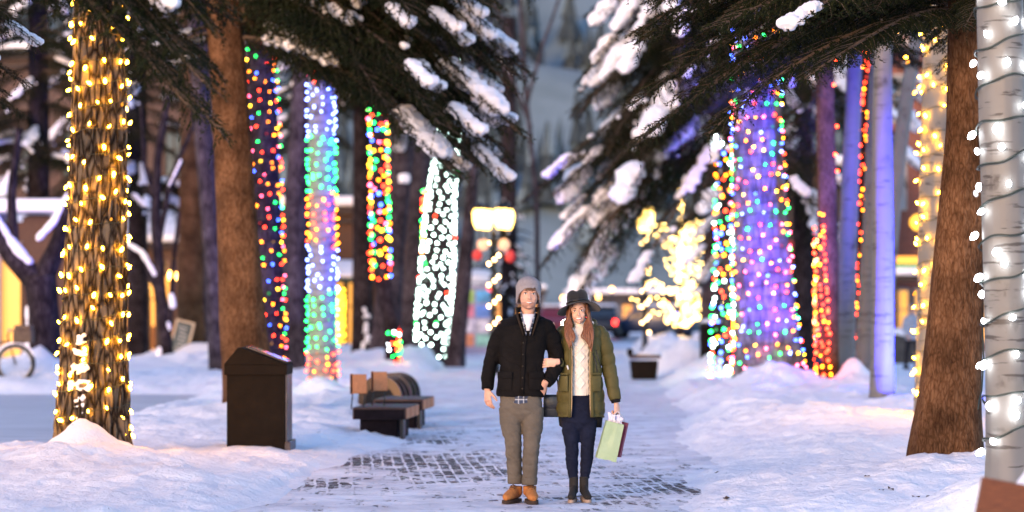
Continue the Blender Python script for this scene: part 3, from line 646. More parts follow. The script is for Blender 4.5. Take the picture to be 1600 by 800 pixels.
limb_tree('tree', 100, 'leafless pale tree in the haze above the street lamp', [
    [(842, 560, 8), (838, 300, 8), (822, 150, 7), (810, -40, 6)], [(830, 200, 6), (800, 120, 5), (770, 80, 4)], [(824, 160, 6), (848, 70, 5), (880, -20, 4)], [(815, 100, 5), (790, 40, 4), (760, -20, 3)]],
    [[(800, 113, 6), (775, 80, 6)]], m=BARK_GRY, cat='tree')

# ------------------------------------------------------------------ light strings
def bulb_mesh(name, r, ln, m, lo=False):
    mb = MB(); nu, nv = (6, 4) if lo else (8, 6)
    mb.ell((0, 0, ln * .5), (r, r, ln * .55), nu, nv, fn=lambda p: Vector((p.x * (1 - .35 * max(0, p.z) / (ln * .55)), p.y * (1 - .35 * max(0, p.z) / (ln * .55)), p.z)))
    return mb.mesh(name, [m])
WIRE = mat('dark_green_wire', (.012, .02, .014), .6)
C_WARM = (1.0, .41, .015); C_WHITE = (.86, .93, 1.0); C_RED = (1.0, .035, .01); C_GRN = (.01, .75, .09); C_BLU = (.04, .10, 1.0); C_ORG = (1.0, .19, .005); C_YEL = (1., .48, .02); C_PNK = (1, .08, .16)
C_COOL = (.70, 1.0, .88); C_LBL = (.13, .20, 1.0)
BM = {}
def bulb(col, r, ln, s, lo):
    k = (col, r, ln, s, lo)
    if k not in BM: BM[k] = bulb_mesh('bulb', r, ln, emis('bulb_glow_%d' % (len(BM)), col, s), lo)
    return BM[k]
def string_lights(T, label, z0, z1, pitch, gap, colf, r=.016, ln=.05, s=14, seed=1, az=(-225, 45), group='strings of lights wound round tree trunks', wire=True, lo=False, out=.6, name='light_string', jit=.3, maxn=100, wr=.005):
    rnd = random.Random(seed); b = T.base; root = empty(name, b, label, 'string lights', group)
    # the wire winds as a helix with a little sag
    length = 0; pts = []; bulbs = []
    th = rnd.uniform(0, 6); z = z0; nextb = 0; dth = .16
    while z < z1:
        c = T.c(z) - b; rr = T.r(z) + .012 + wr
        if wire: pts.append(Vector((c.x + math.cos(th) * rr, math.sin(th) * rr, z + .07 * pitch * math.sin(th * 1.7) + .03 * pitch * math.sin(th * 4.1))))
        if length >= nextb:
            nextb = length + gap * rnd.uniform(1 - jit, 1 + jit)
            d = math.degrees(th) % 360; d = d - 360 if d > 90 else d   # -270..90
            if az[0] <= d <= az[1]: bulbs.append((th, z, rr, c, abs(d + 90)))
        th += dth; z += pitch * dth / (2 * PI); length += T.r(z) * dth
    if wire and len(pts) > 2:
        mb = MB(); mb.tube(pts, wr, 4); mb.build('wire', WIRE, root)
    bulbs.sort(key=lambda q: q[4]); rest = {}
    for i, (th, z, rr, c, _) in enumerate(bulbs):
        col = colf(z, rnd); me_ = bulb(col, r, ln, s * (1.0), lo)
        zz = z + rnd.uniform(-.35, .35) * pitch
        p = Vector((c.x + math.cos(th) * (rr + .01), math.sin(th) * (rr + .01), zz))
        od = Vector((math.cos(th), math.sin(th), 0)); tn = Vector((-od.y, od.x, 0))
        d = (od * out * rnd.uniform(.5, 1.3) + tn * rnd.uniform(-.5, .5) + Vector((0, 0, rnd.choice((-1, 1)) * rnd.uniform(.2, 1)))).normalized()
        q = d.to_track_quat('Z', 'Y')
        if i < maxn:
            if rnd.random() < .05: me_ = bulb(col, r, ln, .25, lo)
            o = put('bulb', me_, root, p); k_s = rnd.uniform(.75, 1.25); o.scale = (k_s, k_s, k_s); o.rotation_mode = 'QUATERNION'; o.rotation_quaternion = q
        else: rest.setdefault(col, []).append((p, q))
    if rest:
        mb = MB(); ms = []
        for k, (col, lst) in enumerate(rest.items()):
            src = bulb(col, r, ln, s, lo); ms.append(src.materials[0])
            for p, q in lst: mb.add([p + q @ v.co for v in src.vertices], [tuple(f.vertices) for f in src.polygons], k)
        tag(mb.build('more_bulbs', ms, root), kind='stuff')
    return root
def mix(*cs): return lambda z, rnd: rnd.choice(cs)
MULTI = (C_RED, C_RED, C_ORG, C_ORG, C_YEL, C_GRN, C_GRN, C_BLU, C_PNK)
G = 'strings of lights wound round tree trunks'
string_lights(T_LIT, 'warm yellow lights wound round the thick furrowed trunk on the left', .35, 4.9, .24, .135, mix(C_WARM), r=.0145, ln=.048, s=80, seed=2, out=.35)
string_lights(T_COL, 'red, green and orange lights on the dark trunk behind the brown spruce', .1, 8.0, .22, .14, mix(*MULTI), r=.0135, ln=.042, s=11, seed=3, wr=.007)
def rain(z, rnd):
    py = HOR - (z - CAMZ) * F / T_RAIN.Y
    if py < 75: return rnd.choice((C_GRN, C_GRN, C_GRN, C_LBL))
    if py < 130: return rnd.choice((C_RED, C_RED, C_PNK, C_ORG))
    if py < 215: return C_LBL
    if py < 305: return C_GRN
    if py < 385: return rnd.choice((C_RED, C_ORG))
    if py < 455: return C_LBL
    if py < 548: return C_GRN
    return rnd.choice((C_RED, C_RED, C_ORG))
string_lights(T_RAIN, 'lights in bands of blue, green and red on the pale trunk', .2, 7.0, .14, .14, rain, r=.0165, ln=.045, s=13, seed=4)
string_lights(T_STRIP, 'narrow strip of mixed red, green and blue lights on the slender trunk', 2.4, 7.4, .22, .13, mix(*MULTI), r=.032, ln=.06, s=12, seed=5, lo=True)
TS2 = Trunk(60, [(515, 614, 16), (575, 615, 18)], 1.2)
string_lights(TS2, 'short cluster of green, red and yellow lights near the foot of the slender trunk', .2, 1.15, .12, .12, mix(C_GRN, C_RED, C_YEL, C_WHITE), r=.032, ln=.06, s=12, seed=6, lo=True)
string_lights(T_WHT, 'dense cool white lights wound round the leaning tree left of the street lamp', .15, 8.8, .17, .24, lambda z, rnd: C_COOL if rnd.random() < .95 else rnd.choice((C_RED, C_GRN)), r=.027, ln=.04, s=14, seed=7, lo=True)
TW2 = Trunk(71, [(290, 668, 10), (480, 664, 10)], 5.4)
string_lights(TW2, 'thin strand of orange and green lights along the left side of the white lights', 3.0, 5.2, .2, .11, mix(C_ORG, C_RED, C_GRN, C_YEL), r=.03, ln=.06, s=18, seed=8, lo=True)
TY = Trunk(72, [(455, 531, 10), (545, 531, 10)], 2.3)
string_lights(TY, 'glowing yellow strand hanging right of the rainbow banded trunk', .6, 2.2, .1, .1, mix(C_YEL), r=.035, ln=.05, s=4, seed=9, lo=True)
string_lights(T_CTW, 'mixed coloured lights wound round the broad violet trunk', .3, 6.6, .21, .15, mix(C_RED, C_ORG, C_YEL, C_GRN, C_GRN, C_BLU, C_LBL, C_ORG, C_PNK), r=.0145, ln=.042, s=14, seed=10, wr=.008)
TM = Trunk(50, [(0, 1130, 20), (250, 1133, 24), (420, 1132, 26), (565, 1127, 30)], 7)
string_lights(TM, 'bright green, white and orange lights on the left side of the snow laden spruce trunk', .2, 5.2, .16, .14, mix(C_COOL, C_GRN, C_ORG, C_COOL, C_BLU, C_RED), r=.028, ln=.06, s=12, seed=11, lo=True)
TR2 = Trunk(40.8, [(330, 1279, 6), (440, 1282, 12), (600, 1287, 18)], 3.4)
string_lights(TR2, 'red and orange lights down the left edge of the reddish spruce trunk', .35, 3.3, .11, .09, mix(C_RED, C_ORG, C_RED), r=.02, ln=.05, s=10, seed=12)
TR3 = Trunk(41, [(0, 1297, 8), (250, 1300, 10)], 8)
string_lights(TR3, 'sparse red lights high among the spruce boughs', 4.0, 7.2, .3, .1, mix(C_RED), r=.02, ln=.05, s=20, seed=22, az=(-150, -20))
string_lights(T_REDL, 'glowing red lights on the thin trunk between the grey birches', 1.0, 6.6, .11, .10, mix(C_RED, C_RED, C_ORG), r=.020, ln=.05, s=9, seed=13)
string_lights(T_YEL, 'warm yellow lights wound round the birch behind the brown spruce', .4, 5.4, .27, .15, mix(C_WARM), r=.015, ln=.05, s=70, seed=14, out=.45)
string_lights(T_WB, 'large cool white lights wound round the nearest birch at the right edge', .5, 4.2, .28, .17, mix((.93, .95, 1.0)), r=.023, ln=.06, s=11, seed=15, out=.5, wr=.009)
# warm strands among the boughs at the top right
TY2 = Trunk(31, [(0, 1420, 60), (130, 1450, 40)], 5.8)
string_lights(TY2, 'warm lights tangled in the boughs above the yellow lit birch', 4.4, 5.7, .35, .22, mix(C_WARM), r=.018, ln=.05, s=20, seed=16, wire=False, out=.9)

# blue garden floodlight, plus a violet spotlight added for the bulbs' glow on bark
def flood(loc, target, col, power, label, spot=40):
    r = empty('floodlight', loc, label, 'floodlight', 'small floodlights at the feet of trees'); d = (Vector(target) - Vector(loc)).normalized(); q = d.to_track_quat('Z', 'Y').to_matrix()
    mb = MB(); mb.tube([d * -.09, d * .02], [.045, .065], 12); mb.tube([(0, 0, -.25), (0, 0, -.04)], .012, 6); mb.build('housing', mat('black_metal', (.015, .015, .017), .45, metal=.6), r)
    mb = MB(); mb.tube([d * .0205, d * .024], [.055, .055], 12); mb.build('lens', emis('lens_' + label[:6], col, 12), r)
    l = bpy.data.lights.new('floodlight_lamp', 'SPOT'); l.energy = power; l.color = col; l.spot_size = R(spot); l.spot_blend = .8; l.shadow_soft_size = .05
    o = bpy.data.objects.new('floodlight_lamp', l); COL.objects.link(o); o.parent = r; o.location = d * .04; o.rotation_mode = 'QUATERNION'; o.rotation_quaternion = (-d).to_track_quat('Z', 'Y')
flood((7.4, 33.8, ground_h(7.4, 33.8) + .15), (5.5, 36, 1.9), (.03, .035, 1.0), 9500, 'blue floodlight in the snow before the slim blue lit birch', 72)
flood((5.05, 39.9, ground_h(5.05, 39.9) + .32), (4.45, 43, 2.2), (.15, .06, 1.0), 750, 'violet floodlight in the snow right of the broad violet trunk', 42)  # added lamp, stands in for the bulb glow on the broad trunk
# ------------------------------------------------------------------ buildings
def brick(name, c1, c2, mo=(.3, .28, .26)):
    if name in MATS: return MATS[name]
    m = bpy.data.materials.new(name); m.use_nodes = True; t = m.node_tree; N = t.nodes; L = t.links; b = N['Principled BSDF']; b.inputs['Roughness'].default_value = .85
    tc = N.new('ShaderNodeTexCoord'); mp = N.new('ShaderNodeMapping'); mp.inputs['Rotation'].default_value = (R(90), 0, 0); L.new(tc.outputs['Object'], mp.inputs[0])
    br = N.new('ShaderNodeTexBrick'); br.inputs['Scale'].default_value = 1; br.inputs['Brick Width'].default_value = .24; br.inputs['Row Height'].default_value = .08; br.inputs['Mortar Size'].default_value = .008
    br.inputs['Color1'].default_value = (*c1, 1); br.inputs['Color2'].default_value = (*c2, 1); br.inputs['Mortar'].default_value = (*mo, 1); L.new(mp.outputs[0], br.inputs[0]); L.new(br.outputs[0], b.inputs[0])
    MATS[name] = m; return m
GLOW_WIN = emis('lit_shop_glass', (1.0, .44, .07), .42); GLOW_DIM = emis('dim_lit_glass', (1., .42, .10), .4); DARKGLASS = mat('dark_glass', (.02, .03, .045), .1)
TIMBER = mat('dark_timber', (.022, .010, .006), .7, noise_=.4, nstretch=(8, 8, 1)); TIMB2 = mat('warm_timber', (.065, .026, .010), .7, noise_=.3, nstretch=(8, 8, 1))
def window(root, x0, x1, z0, z1, y, glass, frame, mull=1, arch=False):
    f = MB(); t = .09
    f.box(((x0 + x1) / 2, y - .04, z0 - t / 2), (x1 - x0 + 2 * t, .14, t)); f.box(((x0 + x1) / 2, y - .04, z1 + t / 2), (x1 - x0 + 2 * t, .12, t))
    for x in (x0 - t / 2, x1 + t / 2): f.box((x, y - .04, (z0 + z1) / 2), (t, .12, z1 - z0))
    for k in range(1, mull + 1): f.box((lerp(x0, x1, k / (mull + 1)), y - .05, (z0 + z1) / 2), (.05, .05, z1 - z0))
    f.box(((x0 + x1) / 2, y - .052, lerp(z0, z1, .62)), (x1 - x0, .05, .05))
    if arch:
        for k in range(9):
            a = PI * (k + .5) / 9; f.box(((x0 + x1) / 2 + math.cos(a) * (x1 - x0 + t) / 2, y - .04, z1 + math.sin(a) * (x1 - x0 + t) / 2), (.1, .12, (x1 - x0) * .24), Matrix.Rotation(-(a), 3, 'Y'))
    o = f.build('window', frame, root, False); p = MB()
    p.box(((x0 + x1) / 2, y - .005, (z0 + z1) / 2), (x1 - x0, .02, z1 - z0))
    if arch:
        n = 12; vs = [((x0 + x1) / 2, y - .017, z1)] + [((x0 + x1) / 2 + math.cos(PI * k / n) * (x1 - x0) / 2, y - .017, z1 + math.sin(PI * k / n) * (x1 - x0) / 2) for k in range(n + 1)]
        p.add(vs, [(0, k, k + 1) for k in range(1, n + 1)])
    p.build('pane', glass, o, False)
def building(label, x0, x1, Y, H, wall, wins, depth=10, trim=TIMBER, name='brick_building', extra=None, snow=True):
    r = empty(name, ((x0 + x1) / 2, Y, 0), label, 'building'); cx = (x0 + x1) / 2
    mb = MB(); mb.box((0, depth / 2, H / 2 - .2), (x1 - x0, depth, H + .4)); mb.build('wall', wall, r, False)
    mb = MB(); mb.box((0, depth / 2, H + .15), (x1 - x0 + .5, depth + .5, .3)); mb.box((0, -.1, H - .25), (x1 - x0 + .2, .2, .2)); ro = mb.build('roof', trim, r, False)
    if snow:
        mb = MB(); mb.box((0, depth / 2, H + .5), (x1 - x0 + .4, depth + .4, .4)); mb.build('roof_snow', SNOWB, ro, True, bevel=.12)
    for (a, b_, z0, z1, g, ar) in wins: window(r, a - cx, b_ - cx, z0, z1, 0, g, trim, 1, ar)
    return r
BR1 = brick('brown_brick', (.085, .04, .03), (.05, .026, .02), (.12, .1, .09)); BR2 = brick('red_brick', (.22, .06, .03), (.16, .045, .025), (.2, .12, .1))
# left: brick building with arched windows
Y = 96
building('brown brick building with arched windows behind the timber arcade', PX(-60, Y), PX(335, Y), Y, 11.5, BR1,
    [(PX(a, Y), PX(a + 20, Y), PZ(365, Y), PZ(325, Y), DARKGLASS, True) for a in (20, 85, 150, 231, 290)] + [(PX(a, Y), PX(a + 40, Y), .5, 2.9, GLOW_WIN, False) for a in (-40, 20, 90, 160, 225, 285)] + [(PX(a, Y), PX(a + 24, Y), 6.9, 8.6, DARKGLASS, False) for a in (20, 100, 180, 260)])
# timber arcade with snow on its lean-to roof
Y = 82; r = empty('timber_arcade', (PX(170, Y), Y, 0), 'timber arcade with snowy lean-to roof in front of the brick building', 'arcade'); X0, X1 = PX(-30, Y) - PX(170, Y), PX(330, Y) - PX(170, Y)
for k, px in enumerate((-20, 30, 80, 130, 205, 228, 250, 300)):
    mb = MB(); x = PX(px, Y) - PX(170, Y); mb.box((x, 0, 1.6), (.32, .32, 3.4)); mb.box((x, -.02, 3.1), (.5, .4, .2)); mb.build('post', TIMBER, r, False, bevel=.02)
mb = MB(); mb.box(((X0 + X1) / 2, 0, 3.5), (X1 - X0, .3, .45)); mb.build('beam', TIMB2, r, False)
mb = MB(); mb.box(((X0 + X1) / 2, 1.6, 4.25), (X1 - X0 + .4, 4.3, .15), Matrix.Rotation(R(14), 3, 'X')); rf = mb.build('roof', TIMBER, r, False)
mb = MB(); mb.box(((X0 + X1) / 2, 1.6, 4.48), (X1 - X0 + .4, 4.2, .30), Matrix.Rotation(R(14), 3, 'X')); mb.build('roof_snow', SNOWB, rf, True, bevel=.1)
mb = MB(); mb.box(((X0 + X1) / 2, 3.6, .5), (X1 - X0, .12, 1.0)); mb.build('low_wall', TIMB2, r, False)
for k in range(4):
    px = (150, 213, 262, 318)[k]; x = PX(px, Y) - PX(170, Y)
    mb = MB(); mb.ell((x, 1.2, 2.75), (.14, .14, .2), 10, 8); lm = mb.build('hanging_lamp', emis('amber_lamp', (1, .48, .10), 14), r); pl = bpy.data.lights.new('hanging_lamp_light', 'POINT'); pl.energy = 150; pl.color = (1, .45, .1); pl.shadow_soft_size = .16; po = bpy.data.objects.new('hanging_lamp_light', pl); COL.objects.link(po); po.parent = r; po.location = (x, .85, 2.4)
    mb = MB(); mb.tube([(x, 1.2, 2.9), (x, 1.2, 3.6)], .015, 6); mb.build('lamp_cord', WIRE, lm)
# shop at the far left edge with white corner pillar
Y = 62; r = empty('corner_shop', (PX(10, Y), Y, 0), 'pale corner shop with a glowing doorway at the left edge', 'shop')
mb = MB(); mb.box((-.75, 1, 2.2), (1.1, 2, 4.6)); mb.build('pillar', mat('pale_plaster', (.5, .47, .44), .8, noise_=.15), r, False)
mb = MB(); mb.box((.05, .4, 1.7), (.45, .1, 3.2)); mb.build('pane', GLOW_WIN, r, False)
mb = MB(); mb.box((1.2, .6, 2.0), (1.7, .5, 4.0)); mb.box((.05, .5, 3.6), (.6, .3, .5)); mb.build('wall', TIMB2, r, False)
mb = MB(); mb.box((.4, .6, 4.25), (3.6, 1.8, .35)); mb.build('roof_snow', SNOWB, r, True, bevel=.1)
# shops behind the middle left trunks
Y = 92; building('row of shops with amber lit windows behind the left trunks', PX(345, Y), PX(648, Y), Y, 5.2, TIMB2,
    [(PX(a, Y), PX(a + w_, Y), .25, 2.6, GLOW_WIN, False) for a, w_ in ((360, 22), (395, 22), (430, 26), (462, 34), (512, 24), (545, 28), (590, 34))], name='timber_shops')
r = empty('shop_awning', (PX(500, 91), 91, 2.95), 'dark green awning with snow over the amber shop windows', 'awning')
mb = MB(); mb.box((0, -.6, 0), (PX(600, 91) - PX(400, 91), 1.5, .12), Matrix.Rotation(R(25), 3, 'X')); mb.build('canvas', mat('green_canvas', (.02, .05, .04), .8), r, False)
mb = MB(); mb.box((0, -.6, .16), (PX(600, 91) - PX(400, 91), 1.4, .14), Matrix.Rotation(R(25), 3, 'X')); mb.build('awning_snow', SNOWB, r, True, bevel=.05)
# kiosk with pictures and white canopy
Y = 86; r = empty('ticket_kiosk', (PX(742, Y), Y, 0), 'kiosk with white canopy and colourful posters left of the street lamp', 'kiosk')
mb = MB(); mb.box((0, .8, 1.2), (1.25, 1.4, 2.5)); mb.build('wall', mat('lilac_panel', (.30, .28, .40), .6), r, False)
mb = MB()
mb.ell((0, .7, 2.62), (.9, 1.0, .42), 20, 10, fn=lambda p: Vector((p.x, p.y, max(p.z, -.06)))); mb.build('canopy', mat('white_canvas', (.75, .72, .72), .7), r)
cs = [(.35, .55, .12), (.10, .35, .60), (.7, .20, .28), (.12, .25, .62), (.6, .55, .62), (.65, .6, .66), (.75, .25, .12), (.25, .5, .4)]
for k in range(8):
    i, j = k % 2, k // 2; mb = MB(); mb.box((-.3 + .6 * i, .085, 2.05 - .52 * j), (.52, .03, .44)); mb.build('poster', mat('poster_%d' % k, cs[k], .5, noise_=.5, nscale=5), r, False)
mb = MB(); mb.ell((-.55, .1, 2.33), (.12, .06, .12)); mb.ell((.55, .1, 2.33), (.12, .06, .12)); mb.build('red_lamp', emis('red_round_lamp', (1, .05, .04), .8), r)
# right: red brick building
Y = 92; building('red brick building with snow covered canopy behind the blue lit birch', PX(1386, Y), PX(1625, Y), Y, 12, BR2,
    [(PX(1397, Y), PX(1413, Y), PZ(325, Y), PZ(245, Y), mat('pale_curtain', (.35, .38, .42), .4), False), (PX(1397, Y), PX(1413, Y), PZ(190, Y), PZ(120, Y), DARKGLASS, False)] + [(PX(a, Y), PX(a + 26, Y), .4, 2.3, GLOW_WIN, False) for a in (1392, 1430, 1470, 1530, 1570)] + [(PX(a, Y), PX(a + 26, Y), 4.0, 6.2, DARKGLASS, False) for a in (1460, 1520, 1575)], trim=mat('stone_trim', (.34, .30, .27), .8))
r = empty('entrance_canopy', (PX(1445, 88), 88, 2.8), 'flat canopy with a slab of snow over the lit entrance of the red brick building', 'canopy')
mb = MB(); mb.box((0, 0, -.1), (3.0, 3.4, .2)); mb.box((-1.3, -1.4, -1.5), (.16, .16, 2.7)); mb.box((1.3, -1.4, -1.5), (.16, .16, 2.7)); mb.build('frame', TIMBER, r, False)
mb = MB(); mb.box((0, 0, .17), (3.05, 3.45, .34)); mb.build('canopy_snow', SNOWB, r, True, bevel=.12)
mb = MB(); mb.box((-.75, -1.72, .56), (1.5, .1, .24)); mb.build('lit_fascia', emis('amber_fascia', (1, .38, .04), .6), r, False)
mb = MB(); mb.box((-.75, -1.72, .38), (1.5, .1, .10)); mb.build('green_stripe', emis('green_fascia', (.03, .3, .05), .3), r, False)
mb = MB(); mb.ell((-.45, -1.5, 1.9), (.34, .2, .3)); mb.build('amber_lamp', emis('amber_wall_lamp', (1, .45, .04), .9), r)
# right middle: dark shop row with lamps
Y = 88; building('dark timber shops with amber windows right of the violet trunk', PX(1205, Y), PX(1384, Y), Y, 6.5, TIMBER,
    [(PX(a, Y), PX(a + w_, Y), .5, 2.5, GLOW_WIN, False) for a, w_ in ((1215, 16), (1238, 22), (1266, 24), (1300, 20), (1335, 22), (1362, 14))], name='timber_shops', trim=TIMB2)
# buildings behind the glowing tree
Y = 175; building('long low building with amber windows far behind the parked cars', PX(890, Y), PX(1210, Y), Y, 2.4, mat('blue_grey_siding', (.10, .11, .14), .8),
    [(PX(a, Y), PX(a + 14, Y), .7, 1.9, GLOW_DIM, False) for a in range(905, 1200, 34)], name='low_building')
Y = 185; building('distant snow roofed house beyond the end of the path', PX(700, Y), PX(850, Y), Y, 2.8, mat('grey_siding', (.14, .15, .18), .8),
    [(PX(a, Y), PX(a + 12, Y), .8, 2.1, GLOW_DIM, False) for a in range(712, 845, 30)], name='distant_house')

# ------------------------------------------------------------------ street lamps
LAMPGL = emis('lamp_globe', (1.0, .60, .13), 3.2); IRON = mat('black_iron', (.012, .013, .015), .45, metal=.5)
GARL = mat('garland_green', (.012, .03, .014), .8)
def street_lamp(px, Y, pyg, label, heads, power, gar=True, hs=1.0):
    x = PX(px, Y); zg = PZ(pyg, Y); r = empty('street_lamp', (x, Y, 0), label, 'street lamp', 'street lamps along the path')
    mb = MB(); mb.loft([(-.1, 0, 0, .18, .18), (.25, 0, 0, .17, .17), (.35, 0, 0, .11, .11), (.9, 0, 0, .08, .08), (1.0, 0, 0, .055, .055), (zg - .5, 0, 0, .045, .045), (zg - .42, 0, 0, .08, .08), (zg - .3, 0, 0, .04, .04)], 12)
    mb.build('post', IRON, r)
    if heads > 1:
        mb = MB()
        for k in range(heads):
            a = 2 * PI * k / heads + .5; d = Vector((math.cos(a), math.sin(a), 0))
            mb.tube([Vector((0, 0, zg - .5)), d * .2 + Vector((0, 0, zg - .62)), d * .36 + Vector((0, 0, zg - .5)), d * .38 + Vector((0, 0, zg - .28))], .022, 6)
        mb.build('arm', IRON, r)
    for k in range(heads):
        a = 2 * PI * k / heads + .5; d = Vector((math.cos(a), math.sin(a), 0)) * (.38 if heads > 1 else 0)
        mb = MB(); mb.loft([(zg - .27 * hs, d.x, d.y, .10 * hs, .10 * hs), (zg - .1 * hs, d.x, d.y, .17 * hs, .17 * hs), (zg + .12 * hs, d.x, d.y, .185 * hs, .185 * hs), (zg + .22 * hs, d.x, d.y, .14 * hs, .14 * hs)], 14); ln = mb.build('lantern', LAMPGL, r)
        mb = MB(); mb.loft([(zg + .222 * hs, d.x, d.y, .17 * hs, .17 * hs), (zg + .3 * hs, d.x, d.y, .09 * hs, .09 * hs), (zg + .4 * hs, d.x, d.y, .012, .012)], 12); cp = mb.build('cap', IRON, ln)
    if gar:
        g = MB(); rnd = random.Random(int(px)); z = .9; th = 0
        while z < zg - .55:
            c = Vector((math.cos(th) * .08, math.sin(th) * .08, z))
            for q in range(5):
                e = Vector((rnd.gauss(0, 1), rnd.gauss(0, 1), rnd.gauss(0, 1))).normalized() * .13; s = e.cross(Vector((0, 0, 1))).normalized() * .012
                g.add([c - s, c + s, c + e], [(0, 1, 2)])
            th += .3; z += .011
        g = tag(g.build('garland', GARL, r, False), None)
        root = empty('light_string', (x, Y, 0), 'small warm lights wound down the post of the ' + ('lamp left of the couple' if px < 900 else 'lamp right of the couple' if px < 1100 else 'lamp by the dark timber shops'), 'string lights', 'strings of lights wound round lamp posts'); th = 0; z = .8
        while z < zg - .55:
            if math.sin(th) < .3:
                o = put('bulb', bulb((1, .55, .2), .035, .07, 12, True), root, (math.cos(th) * .13, math.sin(th) * .13, z))
            th += 1.25; z += .105
    return r, zg
r, zg = street_lamp(771, 60, 341, 'street lamp with four glowing lanterns behind the man', 4, 0)
mb = MB()
for i in range(2):
    s = -1 if i else 1; mb.ell((s * .26, -.1, zg - .66), (.15, .08, .15), 14, 8)
mb.build('round_ornament', emis('glow_round_ornament', (1, .55, .34), .28), r)  # ornaments are no lamps; a faint glow is put into their material
mb = MB(); mb.ell((.42, -.1, zg - .95), (.13, .08, .16)); mb.ell((-.40, -.1, zg - .92), (.13, .08, .14)); mb.build('red_bow', mat('red_ribbon', (.5, .03, .03), .5), r)
r, zg = street_lamp(1008, 80, 342, 'street lamp with one bright lantern seen through spruce boughs', 1, 0, hs=1.6)
r, zg = street_lamp(1268, 66, 330, 'lamp post with a red bow in front of the dark timber shops', 1, 0, hs=.9)
for k in range(2):
    s = 1 if k else -1; mb = MB(); mb.ell((-.75 + s * .17, -.1, PZ(385, 66)), (.2, .08, .15), rot=Matrix.Rotation(s * .35, 3, 'Y')); mb.tube([(-.75, -.1, PZ(388, 66)), (-.75 + s * .2, -.1, PZ(410, 66))], .05, 6); mb.build('ribbon_loop', mat('red_ribbon', (.5, .03, .03), .5), r)
mb = MB(); mb.tube([(0, 0, PZ(370, 66)), (-.4, -.05, PZ(360, 66)), (-.75, -.1, PZ(372, 66))], .02, 6); mb.build('arm', IRON, r)
mb = MB(); mb.ell((-.72, -.2, PZ(425, 66)), (.13, .13, .3)); mb.build('amber_lantern', emis('amber_lantern_glow', (1, .6, .06), .8), r)
for i, (px, py, Y) in enumerate(((880, 466, 150), (935, 464, 160), (956, 452, 165), (895, 470, 170), (1075, 512, 140))):
    x, z = PX(px, Y), PZ(py, Y)
    if z < 2: z = 2.4
    r = empty('far_street_lamp', (x, Y, 0), 'tiny glowing street lamp far off, ' + ('just right of the man\'s beanie', 'above the right of the woman\'s hat', 'highest and rightmost above the hat', 'above the left brim of the hat', 'right of the parked cars')[i], 'street lamp', 'far street lamps')
    mb = MB(); mb.tube([(0, 0, -.1), (0, 0, z - .15)], .05, 6); mb.build('post', IRON, r); mb = MB(); mb.ell((0, 0, z), (.12, .12, .15), 8, 6); mb.build('lantern', emis('far_amber', (1, .5, .13), 5), r)

# small tree covered in glowing bulbs
Y = 90; x = PX(1063, Y); r = empty('small_tree', (x, Y, 0), 'small leafless tree whose every branch is strung with glowing bulbs', 'tree')
tb, cb = MB(), MB(); tips = []; rnd = random.Random(5)
tb.tube([(0, 0, -.2), (.02, 0, .9), (0, 0, 1.8), (.05, 0, 3.2), (.1, .0, 5.6)], [.10, .085, .07, .05, .02], 8)
for k in range(40):
    z = rnd.uniform(.9, 4.4); a = rnd.uniform(0, 2 * PI); L = (1.75 - .16 * (z - 1)) * rnd.uniform(.75, 1.1); d = Vector((math.cos(a), math.sin(a), 0))
    pts = [Vector((0, 0, z)) + d * L * t + Vector((0, 0, .55 * t ** 1.3 * L)) for t in (0, .3, .6, 1)]; cb.tube(pts, [.03, .022, .015, .006], 5); tips.append(pts)
tb.build('trunk', BARK_DRK, r); cb.build('crown', BARK_DRK, r)
root = empty('light_string', (x, Y, 0), 'bright yellow and coloured bulbs covering the small glowing tree', 'string lights'); nb = 0; more = MB(); mm = [emis('tree_yellow', (1, .60, .16), 13)]
spots = []
for pts in tips:
    for k in range(13):
        t = (k + rnd.random()) / 13 * 3; j = min(2, int(t)); spots.append(pts[j].lerp(pts[j + 1], t - j) + Vector((rnd.gauss(0, .07), rnd.gauss(0, .07), rnd.gauss(0, .07))))
for k in range(50): spots.append(Vector((rnd.gauss(.05, .06), rnd.gauss(0, .06), rnd.uniform(3.2, 6.5))))
spots.sort(key=lambda p: p.y)
me_ = {}
for i, p in enumerate(spots):
    lf = p.x < -.1 and p.z < 4.2 and p.z > 1.2
    col = rnd.choice((C_RED, C_BLU, C_GRN, C_YEL, C_YEL, C_PNK)) if lf and rnd.random() < .45 else (1, .60, .16)
    if i < 100: put('bulb', bulb(col, .028, .042, 13, True), root, p)
    else: more.ell(p, (.028, .028, .03), 6, 4)
tag(more.build('more_bulbs', mm, root), kind='stuff')

